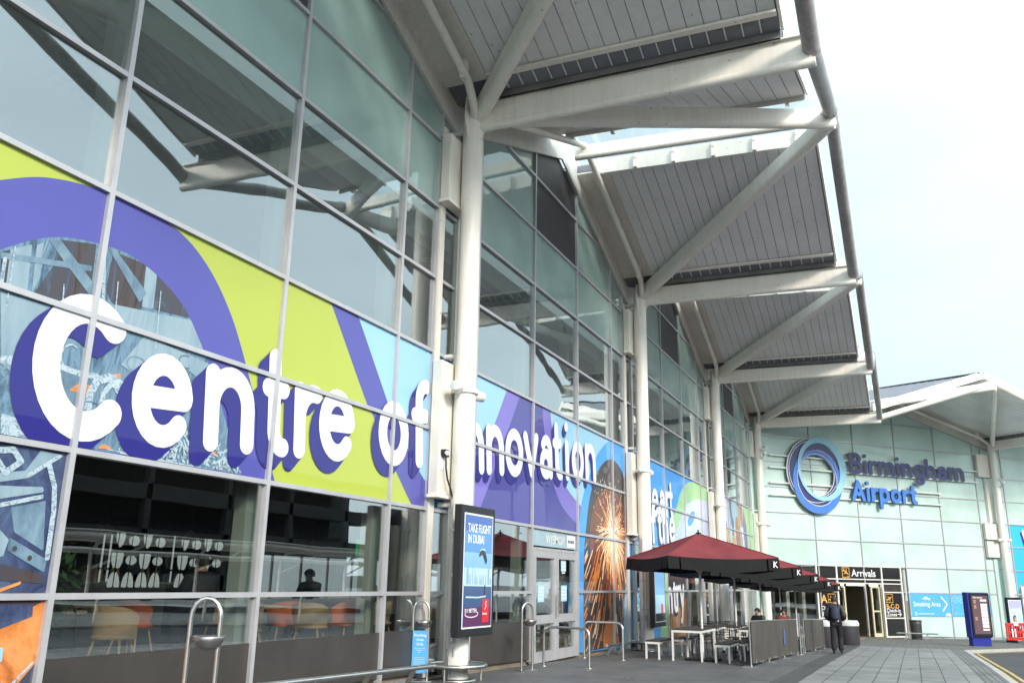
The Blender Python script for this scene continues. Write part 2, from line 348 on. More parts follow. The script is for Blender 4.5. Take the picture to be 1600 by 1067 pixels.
def arc(cx, cy, rx, ry, a0, a1, n=14): return [(cx+rx*math.cos(R(a0+(a1-a0)*i/n)), cy+ry*math.sin(R(a0+(a1-a0)*i/n))) for i in range(n+1)]
# rounded monoline alphabet, x-height 1, stroke radius .15: (width, strokes)
GL = {
 'C': (1.12, [arc(.60, .71, .45, .56, 48, 312, 24)]), 'I': (.30, [[(.15, .15), (.15, 1.27)]]),
 'e': (.92, [[(.16, .52), (.76, .52)], arc(.46, .5, .31, .35, 8, 318, 22)]),
 'n': (.90, [[(.15, .15), (.15, .85)], arc(.45, .52, .30, .33, 180, 0)+[(.75, .15)]]),
 't': (.56, [[(.26, 1.17), (.26, .38)]+arc(.46, .36, .2, .21, 180, 275, 8), [(.12, .82), (.47, .82)]]),
 'r': (.62, [[(.15, .15), (.15, .85)], arc(.47, .5, .32, .34, 180, 78)]),
 'o': (.94, [arc(.47, .5, .32, .35, 0, 360, 26)]), 'c': (.82, [arc(.46, .5, .31, .35, 48, 312, 22)]),
 'f': (.58, [[(.26, .15), (.26, 1.02)]+arc(.48, 1.03, .22, .24, 180, 82, 8), [(.12, .82), (.47, .82)]]),
 'v': (.86, [[(.14, .85), (.43, .16), (.72, .85)]]),
 'a': (.84, [arc(.38, .36, .24, .21, 0, 360, 20), [(.68, .15), (.68, .58)]+arc(.43, .58, .25, .27, 0, 140, 12)]),
 'i': (.32, [[(.16, .15), (.16, .83)], [(.16, 1.22), (.16, 1.225)]]),
 'h': (.90, [[(.15, .15), (.15, 1.27)], arc(.45, .52, .30, .33, 180, 0)+[(.75, .15)]]),
 'u': (.90, [[(.15, .85), (.15, .48)]+arc(.45, .48, .30, .33, 180, 360), [(.75, .85), (.75, .15)]]),
 'y': (.84, [[(.14, .85), (.43, .18)], [(.72, .85), (.30, -.26), (.16, -.28)]]),
 'B': (1.0, [[(.15, .15), (.15, 1.27), (.5, 1.27)]+arc(.52, 1.0, .27, .27, 90, -90)+[(.15, .73), (.55, .73)]+arc(.56, .44, .30, .29, 90, -90)+[(.15, .15)]]),
 'm': (1.38, [[(.15, .15), (.15, .85)], arc(.42, .54, .27, .31, 180, 0)+[(.69, .15)], arc(.96, .54, .27, .31, 180, 0)+[(1.23, .15)]]),
 'g': (.90, [arc(.45, .5, .30, .35, 0, 360, 24), [(.75, .85), (.75, -.06)]+arc(.46, -.06, .29, .24, 0, -140)]),
 'A': (1.12, [[(.13, .15), (.56, 1.27), (.99, .15)], [(.29, .5), (.83, .5)]]),
 'p': (.90, [[(.15, .85), (.15, -.28)], arc(.45, .5, .30, .35, 0, 360, 24)]),
 'W': (1.5, [[(.14, 1.27), (.42, .16), (.75, 1.1), (1.08, .16), (1.36, 1.27)]]),
}
def put(F, ch, u, v, s, slope=0., shear=0., rad=.15, sx=1.):
    k = (1-2*rad)/.70; dy = rad-.15*k
    for st in GL[ch][1]:
        F.stroke([(u+(x*sx+shear*y)*s, v+(y*k+dy+slope*x*sx)*s) for x, y in st], rad*s)
def text_line(F, txt, u, v, s, slope=0., shear=0., sx=1., gap=.06, rad=.15):
    x = u
    for ch in txt:
        if ch == ' ': x += .45*s; continue
        put(F, ch, x, v+slope*(x-u), s, slope, shear, rad, sx); x += (GL[ch][0]*sx+gap)*s
    return x
class Face:
    """a facade plane: s along, z up, o outwards from the glass"""
    def __init__(s, org, du, n, off=-.48): s.org = Vector(org); s.du = Vector(du); s.n = Vector(n); s.off = off
    def P(s, a, z, o=0.): return s.org+s.du*a+s.n*(o+s.off)+Vector((0, 0, z))
    def box(s, mb, a0, a1, z0, z1, o0, o1):
        mb.add([s.P(a, z, o) for z in (z0, z1) for a, o in ((a0, o0), (a1, o0), (a1, o1), (a0, o1))],
               [(0, 1, 2, 3), (7, 6, 5, 4), (4, 5, 1, 0), (5, 6, 2, 1), (6, 7, 3, 2), (7, 4, 0, 3)])
    def decal(s, F, o, mb=None):
        V, Fc = F.faces(); mb = mb or MB(); mb.add([s.P(u, v, o) for u, v in V], Fc); return mb
    def flat(s, pts, o, mb=None):
        mb = mb or MB(); mb.poly([s.P(u, v, o) for u, v in pts]); return mb
def text_mesh(txt, size, org, ex, ez, bold=.0, align='LEFT', depth=0.):
    """lettering from the built-in font: org = baseline start, ex = reading direction, ez = up"""
    cu = bpy.data.curves.new('t', 'FONT'); cu.body = txt; cu.size = size; cu.align_x = align; cu.offset = bold*size; cu.extrude = depth; cu.resolution_u = 3
    ob = bpy.data.objects.new('t', cu); COL.objects.link(ob)
    dg = bpy.context.evaluated_depsgraph_get(); dg.update(); me = bpy.data.meshes.new_from_object(ob.evaluated_get(dg))
    ex, ez, org = Vector(ex).normalized(), Vector(ez).normalized(), Vector(org); n = ex.cross(ez)
    vs = [org+ex*v.co.x+ez*v.co.y+n*v.co.z for v in me.vertices]; fs = [list(p.vertices) for p in me.polygons]
    bpy.data.objects.remove(ob); bpy.data.curves.remove(cu); bpy.data.meshes.remove(me)
    return vs, fs
def add_text(mb, *a, **k): v, f = text_mesh(*a, **k); mb.add(v, f); return mb
def clip(poly, a, b, c):
    """keep a*u+b*v<=c"""
    out = []
    for p, q in zip(poly, poly[1:]+poly[:1]):
        dp, dq = a*p[0]+b*p[1]-c, a*q[0]+b*q[1]-c
        if dp <= 0: out.append(p)
        if (dp < 0) != (dq < 0) and dp != dq:
            t = dp/(dp-dq); out.append((p[0]+(q[0]-p[0])*t, p[1]+(q[1]-p[1])*t))
    return out

# ------------------------------------------------------------------ ground, paving, road
def sheet(name, m, pts, dz, thick=0., kind='structure', label=None):
    """sheet following the fall of the ground; pts is a convex x,y outline cut at the breaks of slope"""
    mb = MB(); edges = [-80, 24, 64, 260]
    for y0, y1 in zip(edges, edges[1:]):
        q = clip(clip(list(pts), 0, -1, -y0), 0, 1, y1)
        if len(q) >= 3:
            top = [(x, y, gz(y)+dz) for x, y in q]
            if thick: mb.slab([(x, y, z-thick) for x, y, z in top], (0, 0, thick))
            else: mb.poly(top)
    return tag(mb.build(name, m), kind=kind)
M['ground'] = pmat('ground_tarmac', (.085, .083, .082), .9, 0, .3, .7, .5, 120)
M['road'] = pmat('road_asphalt', (.062, .062, .066), .85, 0, .25, .8, .6, 140)
M['slab'] = slabs('walkway_slabs', (.255, .25, .245), (.215, .212, .21), (.065, .063, .06), .42, .9, .012, .42, .7)
M['band'] = slabs('dark_setts', (.085, .083, .083), (.07, .069, .07), (.04, .04, .04), .2, .1, .01, .25, .7)
M['terrace'] = slabs('terrace_slabs', (.135, .132, .132), (.11, .109, .111), (.05, .05, .05), .6, .6, .008, .35, .55)
M['apron'] = slabs('entrance_slabs', (.16, .15, .14), (.135, .128, .12), (.07, .065, .06), .3, .3, .01, .3, .75)
M['yellow'] = pmat('yellow_paint', (.55, .38, .10), .7, 0, .3, 3)
sheet('ground', M['ground'], [(-120, -80), (160, -80), (160, 260), (-120, 260)], -.14)
sheet('road', M['road'], [(8.5, -80), (60, -80), (60, 110), (44, 92), (8.5, 39)], -.11)
sheet('terrace', M['terrace'], [(-.40, -80), (4.62, -80), (4.62, 48), (-.40, 48)], 0, .4)
sheet('paved_band', M['band'], [(4.62, -80), (5.08, -80), (5.08, 37.1), (4.62, 37.1)], .0, .4)
sheet('walkway', M['slab'], [(5.08, -80), (8.24, -80), (8.24, 37.1), (5.08, 37.1)], 0, .4)
M['edge_setts'] = slabs('edge_setts', (.20, .195, .19), (.15, .148, .146), (.05, .05, .05), .12, .6, .012, .35, .75)
sheet('paved_edge', M['edge_setts'], [(8.24, -80), (8.72, -80), (8.72, 37.1), (8.24, 37.1)], .0, .4)
sheet('entrance_paving', M['apron'], [(4.62, 37.1), (8.72, 37.1), (11.4, 43.4), (22, 56), (44, 84), (44, 92), (4.62, 53)], .0, .4)
mb = MB()
kp = [(8.78, -60), (8.78, 24), (8.78, 37.0), (11.47, 43.35), (22.1, 55.95)]
def strip(path, w, dz, th, mb):
    for (x0, y0), (x1, y1) in zip(path[:-1], path[1:]):
        d = Vector((x1-x0, y1-y0, 0)).normalized(); n = Vector((d.y, -d.x, 0))*w/2
        q = [(x0-n.x, y0-n.y), (x0+n.x, y0+n.y), (x1+n.x, y1+n.y), (x1-n.x, y1-n.y)]
        pts = [(x, y, gz(y)+dz) for x, y in q]
        if th: mb.slab([(x, y, z-th) for x, y, z in pts], (0, 0, th))
        else: mb.poly(pts)
    return mb
tag(strip(kp, .12, .004, .3, MB()).build('kerb', M['concrete']), kind='structure')
for off in (.20, .38):
    pth = [(8.78+off, -60), (8.78+off, 24), (8.78+off, 36.9), (11.47+off*.95, 43.35-off*.42), (22.1+off*.75, 55.95-off*.64)]
    tag(strip(pth, .085, -.106, 0, MB()).build('road_line', M['yellow']), kind='structure')

# ------------------------------------------------------------------ the terminal: two wings
A = Face((0, 0, 0), (0, 1, 0), (1, 0, 0))
AB = .775; dB = Vector((math.sin(AB), math.cos(AB), 0)); nB = Vector((math.cos(AB), -math.sin(AB), 0)); C4 = Vector((0, 48, 0))
B = Face(C4, dB, nB)
LV = [None, 1.39, 2.80, 4.21, 5.63, 7.05, 8.47, 9.89, 11.31, 12.72, 14.2]
wingA = thing('terminal_wing', 'long glazed terminal front with white columns and folded canopy running away from the camera', 'building', (0, 12, gz(12)))
wingB = thing('terminal_wing', 'pale green glazed terminal front set at an angle behind the Arrivals entrance', 'building', (C4.x, C4.y, gz(48)))

M['gutter_dark'] = pmat('gutter_lining', (.20, .195, .19), .6, 0, .3)
HV_IN, HV_OUT, HR_IN, HR_OUT, XT = 10.48, 10.40, 12.72, 12.42, 6.43
def roof_bay(root, VL0, VL1, Ri, Ro, VR0, VR1, left=True, right=True, edge='tube', fh=.30, gap=1.15):
    """one gable bay of the folded canopy; VL/VR = valley nodes (wall, tip), R = ridge nodes"""
    VL0, VL1, Ri, Ro, VR0, VR1 = map(Vector, (VL0, VL1, Ri, Ro, VR0, VR1)); UP = Vector((0, 0, 1))
    def half(V0, V1, mirrored):
        V0, V1 = Vector(V0), Vector(V1); out = (V1-V0).normalized(); lat = (Ri-V0); lat -= UP*lat.z; lat -= Vector((out.x, out.y, 0))*lat.dot(Vector((out.x, out.y, 0))); L = lat.length
        lat.normalize()
        t0, t1 = .50/L, 1-gap/L
        def S(x, t, dz=0.):     # x 0..1 outwards (can be <0), t 0 valley .. 1 ridge
            a = V0.lerp(V1, x); b = Ri.lerp(Ro, x); return a.lerp(b, t)+UP*(.34+dz)
        W = (V1-V0).length; xs = [-.48/W, .55/W]; x = .55
        while x+.30 < W-.42: x += .30; xs.append(x/W)
        mb = MB()
        for i, (a, b) in enumerate(zip(xs[:-1], xs[1:])):
            g = .0075/W
            mb.slab([S(a+g, t0), S(b-g, t0), S(b-g, t1), S(a+g, t1)], UP*.03)
        mb.build('soffit', [M['soffit']], root)
        xe = xs[-1]
        # plain boards close to the wall, proud of the battens
        MB().slab([S(xs[0], t0, -.014), S(xs[1], t0, -.014), S(xs[1], t1, -.014), S(xs[0], t1, -.014)], UP*.01).build('wall_soffit', M['soffit_smooth'], root)
        # roof deck with standing seams
        mb = MB(); mb.slab([S(xs[0]-2.5/W, .02, .05), S(xe+.002, .02, .05), S(xe+.002, t1, .05), S(xs[0]-2.5/W, t1, .05)], UP*.2)
        k = xs[0]-2.5/W
        while k < xe: mb.beam(S(k, .03, .27), S(k, t1-.01, .27), .03, .06); k += .45/W
        mb.build('roof_deck', M['roof'], root)
        # verge flashing at the outer end
        mb = MB(); mb.slab([S(xe+.004, .03, -.012), S(xe+.012, .03, -.012), S(xe+.012, t1, -.012), S(xe+.004, t1, -.012)], UP*fh)
        mb.build('verge_flashing', M['white'], root)
        # gutter trim and dark gutter recess along the valley
        mb = MB(); mb.beam(S(xs[1], t0+.012, -.03), S(xe, t0+.012, -.03), .14, .05); mb.build('gutter_trim', M['white'], root)
        mb = MB(); mb.cur = 0
        mb.slab([S(xs[0], .0, .06), S(xe, .0, .06), S(xe, t0, .06), S(xs[0], t0, .06)], UP*.02)
        mb.slab([S(.03, .0, -.10)+lat*.13, S(xe, .0, -.10)+lat*.13, S(xe, .0, .09)+lat*.13, S(.03, .0, .09)+lat*.13], lat*.01)
        k = xs[1]
        mb.cur = 1
        while k < xe: mb.beam(S(k, .03, .045), S(k, t0, .03), .02, .05); k += .30/W
        mb.build('gutter', [M['gutter_dark'], M['soffit']], root)
        # ridge fascia with bird-wire brackets, and rooflight
        mb = MB()
        if gap > .5: mb.slab([S(.02, t1+.004, -.12), S(xe, t1+.004, -.12), S(xe, t1+.012, -.12), S(.02, t1+.012, -.12)], UP*.42); mb.build('ridge_fascia', M['white'], root)
        if gap < .5: mb.beam(S(.0, 1, .28), S(xe, 1, .28), .5, .06); mb.build('ridge_cap', M['roof'], root)
        mb = MB()
        for i in range(6 if gap > .5 else 0):
            k = (.30+i*1.05)/W
            if k > xe: break
            p = S(k, t1+.02, .12); mb.beam(p, p+UP*-.28+lat*.03, .13, .09, out); mb.beam(p+UP*.0, p+UP*.10, .17, .07, out); mb.beam(p+UP*.10, p+UP*.17, .07, .06, out); mb.tube([p+UP*.17, p+UP*.36], .01, 6)
        if mb.f: mb.build('bird_wire_bracket', M['white'], root)
        if gap > .5: MB().slab([S(.0, t1+.014, .27), S(xe, t1+.014, .27), S(xe, .995, .24), S(.0, .995, .24)], UP*.012).build('rooflight', M['sky_light'], root)
        # rake beam along the wall: plate and tube
        mb = MB(); o2 = out*.26; mb.tube([V0+out*.1-UP*.1, V0.lerp(Ri, .13)+o2+UP*.06, Ri+o2+UP*.12], .085, 14); mb.beam(V0.lerp(Ri, .16)+o2-UP*.06, V0.lerp(Ri, .16)+o2+UP*.33, .18, .10, out); mb.build('rake_tube', M['white'], root)
        # infill above the glass
        mb = MB(); q = [V0-out*.42+UP*-.2, Ri-out*.42+UP*-.15, Ri-out*.42+UP*.95, V0-out*.42+UP*.55]; mb.slab(q, out*.05); mb.build('gable_infill', M['soffit_smooth'], root)
        # diagonal strut wall node -> ridge tip
        mb = MB(); a, b = V0+out*.12+UP*.12, Ro-UP*.1
        mb.beam(a, b, .26, .30); mb.tube([a-UP*.15, b-UP*.15], .13, 16); mb.build('diagonal_strut', M['white'], root)
        # edge tube
        MB().tube([V1-(Ro-V1).normalized()*.06, Ro+(Ro-V1).normalized()*.06], .15, 18).build('edge_tube', M[edge], root)
        MB().tube([V1.lerp(Ro, .93), V1.lerp(Ro, .945)], .165, 18).build('tube_collar', M[edge], root)
    if left: half(VL0, VL1, False)
    if right: half(VR0, VR1, True)
    mb = MB(); a, b = Ri+Vector((0, 0, -.02)), Ro+Vector((0, 0, -.02))
    mb.beam(a, b-(b-a).normalized()*.12, .10, .30); mb.tube([a-Vector((0, 0, .17)), b-Vector((0, 0, .15))], .085, 12); mb.build('ridge_beam', M['white'], root)
def valley_beam(root, V0, V1):
    V0, V1 = Vector(V0), Vector(V1); d = (V1-V0).normalized(); UP = Vector((0, 0, 1))
    a = V0+d*.18
    mb = MB(); mb.beam(a+UP*.03, V1+UP*.03, .15, .46); mb.beam(a+UP*.275, V1+UP*.275, .28, .03); mb.build('valley_beam', M['white'], root)
    # splice plates with bolts
    side = d.cross(UP)
    for k in (.10, .62):
        c_ = a.lerp(V1, k)+UP*.03
        for s_ in (-1, 1):
            mb = MB(); mb.beam(c_-d*.22+side*s_*.078, c_+d*.22+side*s_*.078, .012, .36)
            for i in (-.15, -.05, .05, .15):
                for j in (-.11, .11): mb.tube([c_+d*i+UP*j+side*s_*.08, c_+d*i+UP*j+side*s_*.10], .018, 6)
            mb.build('splice_plate', M['white'], root)
    MB().tube([a-UP*.22, V1+d*.05-UP*.22], .088, 16).build('valley_beam_tube', M['white'], root)
def column(root, P, top, g, out):
    P = Vector(P); out = Vector(out); base = Vector((P.x, P.y, g))
    mb = MB(); mb.lathe(base, [(.2, .0), (.2, top-g-.12), (.185, top-g-.06), (.185, top-g+.3)], 32); c = mb.build('column', M['column'], root)
    lat = Vector((-out.y, out.x, 0))
    mb = MB()
    for q in (lat, -lat, out): mb.slab([P+Vector((0, 0, top-.55))+q*.17-q.orthogonal()*0, P+Vector((0, 0, top-.1))+q*.34, P+Vector((0, 0, top+.35))+q*.30, P+Vector((0, 0, top+.35))+q*.1], q.cross(Vector((0, 0, 1)))*.03)
    mb.build('gusset', M['column'], c)
    mb = MB(); mb.lathe(base, [(.34, 0), (.34, .025), (.215, .03)], 28); mb.build('base_plate', M['stainless'], c)
    # horizontal arms tying the column to the wall
    for z in (top-.25, 2.9, 5.62): MB().tube([P+Vector((0, 0, z)), P-out*.46+Vector((0, 0, z))], .05, 10).build('wall_tie', M['column'], c)
    return c
def wall_grid(root, F, bounds, top, types, off_s, zbase, bay, skip=()):
    """panes, mullions and transoms of one bay. bounds: mullion positions in the bay, top(s): glass head"""
    s0, s1 = bounds[0], bounds[-1]; ridge = (top(s0), top(s1))
    for i, (a, b) in enumerate(zip(bounds[:-1], bounds[1:])):
        for r in range(9):
            z0 = zbase(a) if r == 0 else LV[r]; z1 = LV[r+1]
            if z0 > max(top(a), top((a+b)/2), top(b)): continue
            ty = types(i, r)
            if ty is None: continue
            q = [(a, z0), (b, z0), (b, z1), (a, z1)]
            if r == 0: q = [(a, zbase(a)), (b, zbase(b)), (b, z1), (a, z1)]
            mid = (a+b)/2
            (k1, c1), (k2, c2) = top.lines
            q = clip(q, -k1, 1, c1); q = clip(q, -k2, 1, c2) if len(q) > 2 else q
            if len(q) < 3: continue
            nm, m, th = ty
            if abs(max(u for u, v in q)-min(u for u, v in q)) < .02: continue
            MB().slab([F.P(u, v, -.02) for u, v in q], F.n*.012).build(nm, M[m], root)
    for i, a in enumerate(bounds):
        mb = MB(); F.box(mb, a-.033, a+.033, zbase(a)-.05, top(a), -.07, .055); mb.build('mullion', M['alu'], root)
    for r in range(1, 10):
        # extent of the row under the roof line
        z = LV[r]
        (k1, c1), (k2, c2) = top.lines
        a = max(s0, (z-c1)/k1) if k1 else s0; b = min(s1, (z-c2)/k2) if k2 else s1
        if b-a < .3: continue
        segs = [(a, b)]
        for (u, v, rr) in skip:
            if rr == r: segs = [x for p, q in segs for x in ((p, min(q, u)), (max(p, v), q)) if x[1]-x[0] > .05]
        mb = MB()
        for p, q in segs: F.box(mb, p, q, z-.03, z+.03, -.065, .05)
        mb.build('transom', M['alu'], root)
    # raking head frame
    for (k, c), (u, v) in zip(top.lines, ((s0, (s0+s1)/2), ((s0+s1)/2, s1))):
        mb = MB(); mb.beam(F.P(u, k*u+c+.02, 0), F.P(v, k*v+c+.02, 0), .12, .07); mb.build('head_frame', M['alu'], root)
class Top:
    def __init__(s, a, b, ze, zr, apex=None):
        m = apex or (a+b)/2; k1 = (zr-ze)/(m-a); k2 = (ze-zr)/(b-m); s.lines = ((k1, ze-k1*a), (k2, ze-k2*b))
    def __call__(s, u): return min(k*u+c for k, c in s.lines)
T_CLEAR = ('glass_pane', 'clear', 0); T_LOW = ('cafe_window', 'lowclear', 0); T_GREEN = ('green_panel', 'green', 0); T_GRB = ('pale_green_panel', 'greenB', 0)
T_LOUV = ('louvre_panel', 'louvre', 0); T_PRINT = ('backing_panel', 'backing', 0)
M['backing'] = panel_glass('print_backing', (.10, .33, .72), .03, .3)
# wing A ---------------------------------------------------------
BO = [.45, 1.32, 4.32, 7.32, 10.32, 11.55, 12.45]
def vA(k): return ((0, 12*k, HV_IN), (XT, 12*k, HV_OUT))
def rA(k): return ((0, 12*k+6, HR_IN), (XT, 12*k+6, HR_OUT))
for k in range(-1, 4): roof_bay(wingA, *vA(k), *rA(k), *vA(k+1), left=k >= 0)
for k in range(0, 5): valley_beam(wingA, *vA(k))
for k in range(0, 5): column(wingA, (0, 12*k, 0), HV_IN, gz(12*k), (1, 0, 0))
def zA(s): return gz(s)+.10
def types_A(bay):
    def f(i, r):
        if r in (2, 3): return T_PRINT
        if r >= 6: return T_LOUV if (i == 2 and r >= 7) else T_GREEN
        if r >= 4: return T_CLEAR
        if bay == 0 and i <= 1: return T_PRINT
        if bay == 1 and i == 2 and r in (0, 1): return None        # doorway
        if bay == 1 and i >= 3: return T_PRINT
        if bay == 2 and i in (1, 2): return T_PRINT
        if i == 5: return T_LOW
        return T_LOW
    return f
for k in range(0, 4):
    o = 12*k; bd = [o+b for b in BO]
    if k == 3: bd = bd[:-1]
    wall_grid(wingA, A, bd, Top(o, o+12, 10.28, 12.62), types_A(k), o, zA, k, skip=((o+4.32, o+7.32, 1),) if k == 1 else ())
    # base plinth below the glass
    mb = MB(); A.box(mb, o+.45 if k else -6, min(o+12.45, 47.6), gz(o+12.5)-.35, gz(o+12)+.04, -.3, .02); mb.build('plinth', M['alu'], wingA)
for k in range(0, 5):                                              # cladding strips and boxes at each column
    o = 12*k
    for a, b in ((o-.44, o-.27), (o+.27, o+.44)):
        if k == 4 and a > o: continue
        mb = MB(); A.box(mb, a, b, gz(o)+.05, 10.2, -.04, .075); mb.build('cladding_strip', M['whitebox'], wingA)
    for z0, z1 in ((8.60, 9.98), (3.05, 5.44)):
        mb = MB(); A.box(mb, o-.52, o+(.52 if k < 4 else .1), z0, z1, .078, .27); b = mb.build('column_box', M['whitebox'], wingA, bevel=.012)
        mb = MB(); A.box(mb, o-.55, o+(.55 if k < 4 else .13), z0-.06, z0-.002, .078, .295); mb.build('box_base', M['white'], b)
for s0, s1 in ((4.36, 7.285), (7.355, 10.285), (10.355, 11.52)):    # dark film on the foot of the cafe windows
    MB().slab([A.P(s0, zA(s0)), A.P(s1, zA(s1)), A.P(s1, .81), A.P(s0, .81)], A.n*.006).build('window_film', M['spandrel'], wingA)
for s0, s1 in ((12.48, 13.285), (13.355, 16.28)):
    MB().slab([A.P(s0, zA(s0)), A.P(s1, zA(s1)), A.P(s1, .80), A.P(s0, .80)], A.n*.006).build('window_film', M['spandrel'], wingA)
# interior of wing A
M['ceil'] = pmat('dark_ceiling', (.075, .072, .068), .8, 0, .2, 2)
M['ceil_low'] = pmat('black_ceiling', (.02, .02, .02), .8, 0, .3, 2)
M['floor_in'] = pmat('cafe_floor', (.26, .21, .16), .35, 0, .2, 2)
M['wall_in'] = pmat('inner_wall', (.30, .27, .23), .8, 0, .2, 1.5)
M['post'] = pmat('pale_post', (.50, .56, .50), .6, 0, .06)
M['band_in'] = pmat('ceiling_edge', (.55, .58, .53), .6, 0, .05)
def plate(name, m, x0, x1, y0, y1, z0, z1):
    return MB().box(((x0+x1)/2, (y0+y1)/2, (z0+z1)/2), (x1-x0, y1-y0, z1-z0)).build(name, m, wingA)
plate('interior_floor', M['floor_in'], -14, -.56, -6, 47.2, -.75, .45)
plate('interior_ceiling', M['ceil_low'], -14, -.62, -6, 47.2, 2.86, 3.2)
plate('interior_ceiling', M['ceil'], -14, -1.15, -6, 47.2, 8.30, 8.55)
plate('ceiling_edge', M['band_in'], -1.14, -.85, -6, 47.2, 8.02, 8.46)
mb = MB()                                                          # perforated acoustic tiles
for y0 in (5.0, 17.0, 29.0):
    for i in range(18):
        for j in range(9): mb.box((-1.5-j*.22, y0+i*.22, 8.296), (.13, .13, .012))
mb.build('acoustic_tiles', M['ceil_low'], wingA)
mb = MB()
for y in (2.5, 5.9, 9.8, 13.5, 16.3, 22.06, 25, 29, 33, 38):
    for x in (-1.83,): mb.lathe((x, y, 8.27), [(.12, 0), (.12, .03)], 16)
mb.build('downlight_trim', M['sign_white'], wingA)
# back wall with window openings
mb = MB()
zs = [(-.02, .9), (2.35, 2.86)]
mb.box((-13.9, 20.6, .42), (.2, 53.2, .9)); mb.box((-13.9, 20.6, 2.62), (.2, 53.2, .46))
y = -6.
for (w0, w1) in ((9.0, 13.5), (21.0, 31.5), (34, 41)):
    mb.box((-13.9, (y+w0)/2, 1.63), (.2, w0-y, 1.52)); y = w1
mb.box((-13.9, (y+47.2)/2, 1.63), (.2, 47.2-y, 1.52))
for y in (22.5, 24.2, 25.9, 27.6, 29.3, 36, 38, 11): mb.box((-13.9, y, 1.63), (.08, .06, 1.52))
mb.build('interior_wall', M['wall_in'], wingA)
plate('interior_wall', M['wall_in'], -13.8, -13.7, -6, 47.2, 3.2, 8.3)
plate('interior_wall', M['wall_in'], -13.8, -.6, -6.2, -6.0, -.02, 8.3)
plate('interior_wall', M['wall_in'], -6.0, -5.8, 24.3, 47.2, 3.2, 8.3)
plate('servery', M['ceil_low'], -7.2, -6.4, 1, 7.6, -.02, 2.1)
plate('servery', M['ceil_low'], -9.2, -8.4, 12.6, 16.5, .45, 2.84)
for k in range(0, 4):
    for b in (4.32, 7.32, 10.32, 1.32):
        y = 12*k+b
        mb = MB(); mb.box((-.86, y+.12, 1.41), (.20, .24, 2.84)); mb.box((-.86, y+.12, 5.75), (.20, .24, 5.06)); mb.build('interior_post', M['post'], wingA)
for y in (13.0, 25.5, 29.5, 33.5, 38, 42):
    MB().lathe((-1.6, y, -.02), [(.24, 0), (.24, 2.87)], 24).build('interior_column', M['band_in'], wingA)
# door in the second bay
mb = MB(); y0, y1 = 16.36, 19.28; zb = gz(17.8)+.03
for a, b in ((y0, y0+.10), (17.74, 17.86), (y1-.10, y1)): A.box(mb, a, b, zb, 2.30, -.05, .06)
for a, b in ((y0+.10, 17.74), (17.86, y1-.1)):
    A.box(mb, a, b, zb, zb+.22, -.045, .05); A.box(mb, a, b, 2.14, 2.30, -.045, .05); A.box(mb, a, b, .72, .90, -.045, .05)
    A.box(mb, a, a+.10, zb+.22, 2.14, -.04, .045); A.box(mb, b-.10, b, zb+.22, 2.14, -.04, .045)
A.box(mb, y0, y1, 2.301, 2.36, -.05, .06)
door = mb.build('door', M['alu'], wingA)
for a, b in ((y0+.2, 17.64), (17.96, y1-.2)):
    for z0, z1 in ((zb+.22, .72), (.90, 2.14)):
        MB().slab([A.P(a, z0, -.01), A.P(b, z0, -.01), A.P(b, z1, -.01), A.P(a, z1, -.01)], A.n*.01).build('door_glass', M['lowclear'], door)
MB().tube([A.P(17.70, .85, .12), A.P(17.70, 1.35, .12)], .018, 8).build('handle', M['stainless'], door)
M['notice'] = pmat('notice', (.42, .66, .80), .5, 0, .1)
for (a, z, w_, h_) in ((16.75, 1.18, .38, .36), (18.2, 1.18, .40, .36), (18.2, 1.86, .34, .26)):
    n = A.flat([(a, z), (a+w_, z), (a+w_, z+h_), (a, z+h_)], .004).build('notice', M['notice'], door)
    mb = MB()
    for j in range(4): mb.poly([A.P(u, v, .008) for u, v in ((a+.05, z+h_-.08-j*.075), (a+w_*(.9-.15*(j % 2)), z+h_-.08-j*.075), (a+w_*(.9-.15*(j % 2)), z+h_-.05-j*.075), (a+.05, z+h_-.05-j*.075))])
    mb.build('notice_text', M['sign_white'], n)
# strip over the door; reflected lettering painted on as mirrored letters
M['strip'] = pmat('strip_blue', (.34, .46, .52), .4, 0, .2)
sp = A.flat([(y0+.04, 2.40), (y1-.04, 2.40), (y1-.04, 2.76), (y0+.04, 2.76)], .0).build('door_strip', M['strip'], wingA)
mb = MB(); v, f = text_mesh('NOMEYW', .27, A.P(18.45, 2.48, .005), -A.du, (0, 0, 1), .02); mb.add(v, [list(reversed(q)) for q in f]); mb.build('lettering', M['legwhite'], sp)
A.flat([(18.62, 2.44), (19.18, 2.44), (19.18, 2.72), (18.62, 2.72)], .004).build('sticker', M['sign_white'], sp)
mb = MB()
for u in (18.74, 18.90, 19.04): mb.poly([A.P(a, z, .008) for a, z in ((u-.05, 2.54), (u+.05, 2.54), (u+.05, 2.61), (u-.05, 2.61))])
mb.build('sticker_print', M['black'], sp)
mb = MB(); mb.add(*text_mesh('h', .42, A.P(13.78, 1.66, .004), A.du, (0, 0, 1), .0)); mb.build('window_letter', M['sign_white'], wingA)

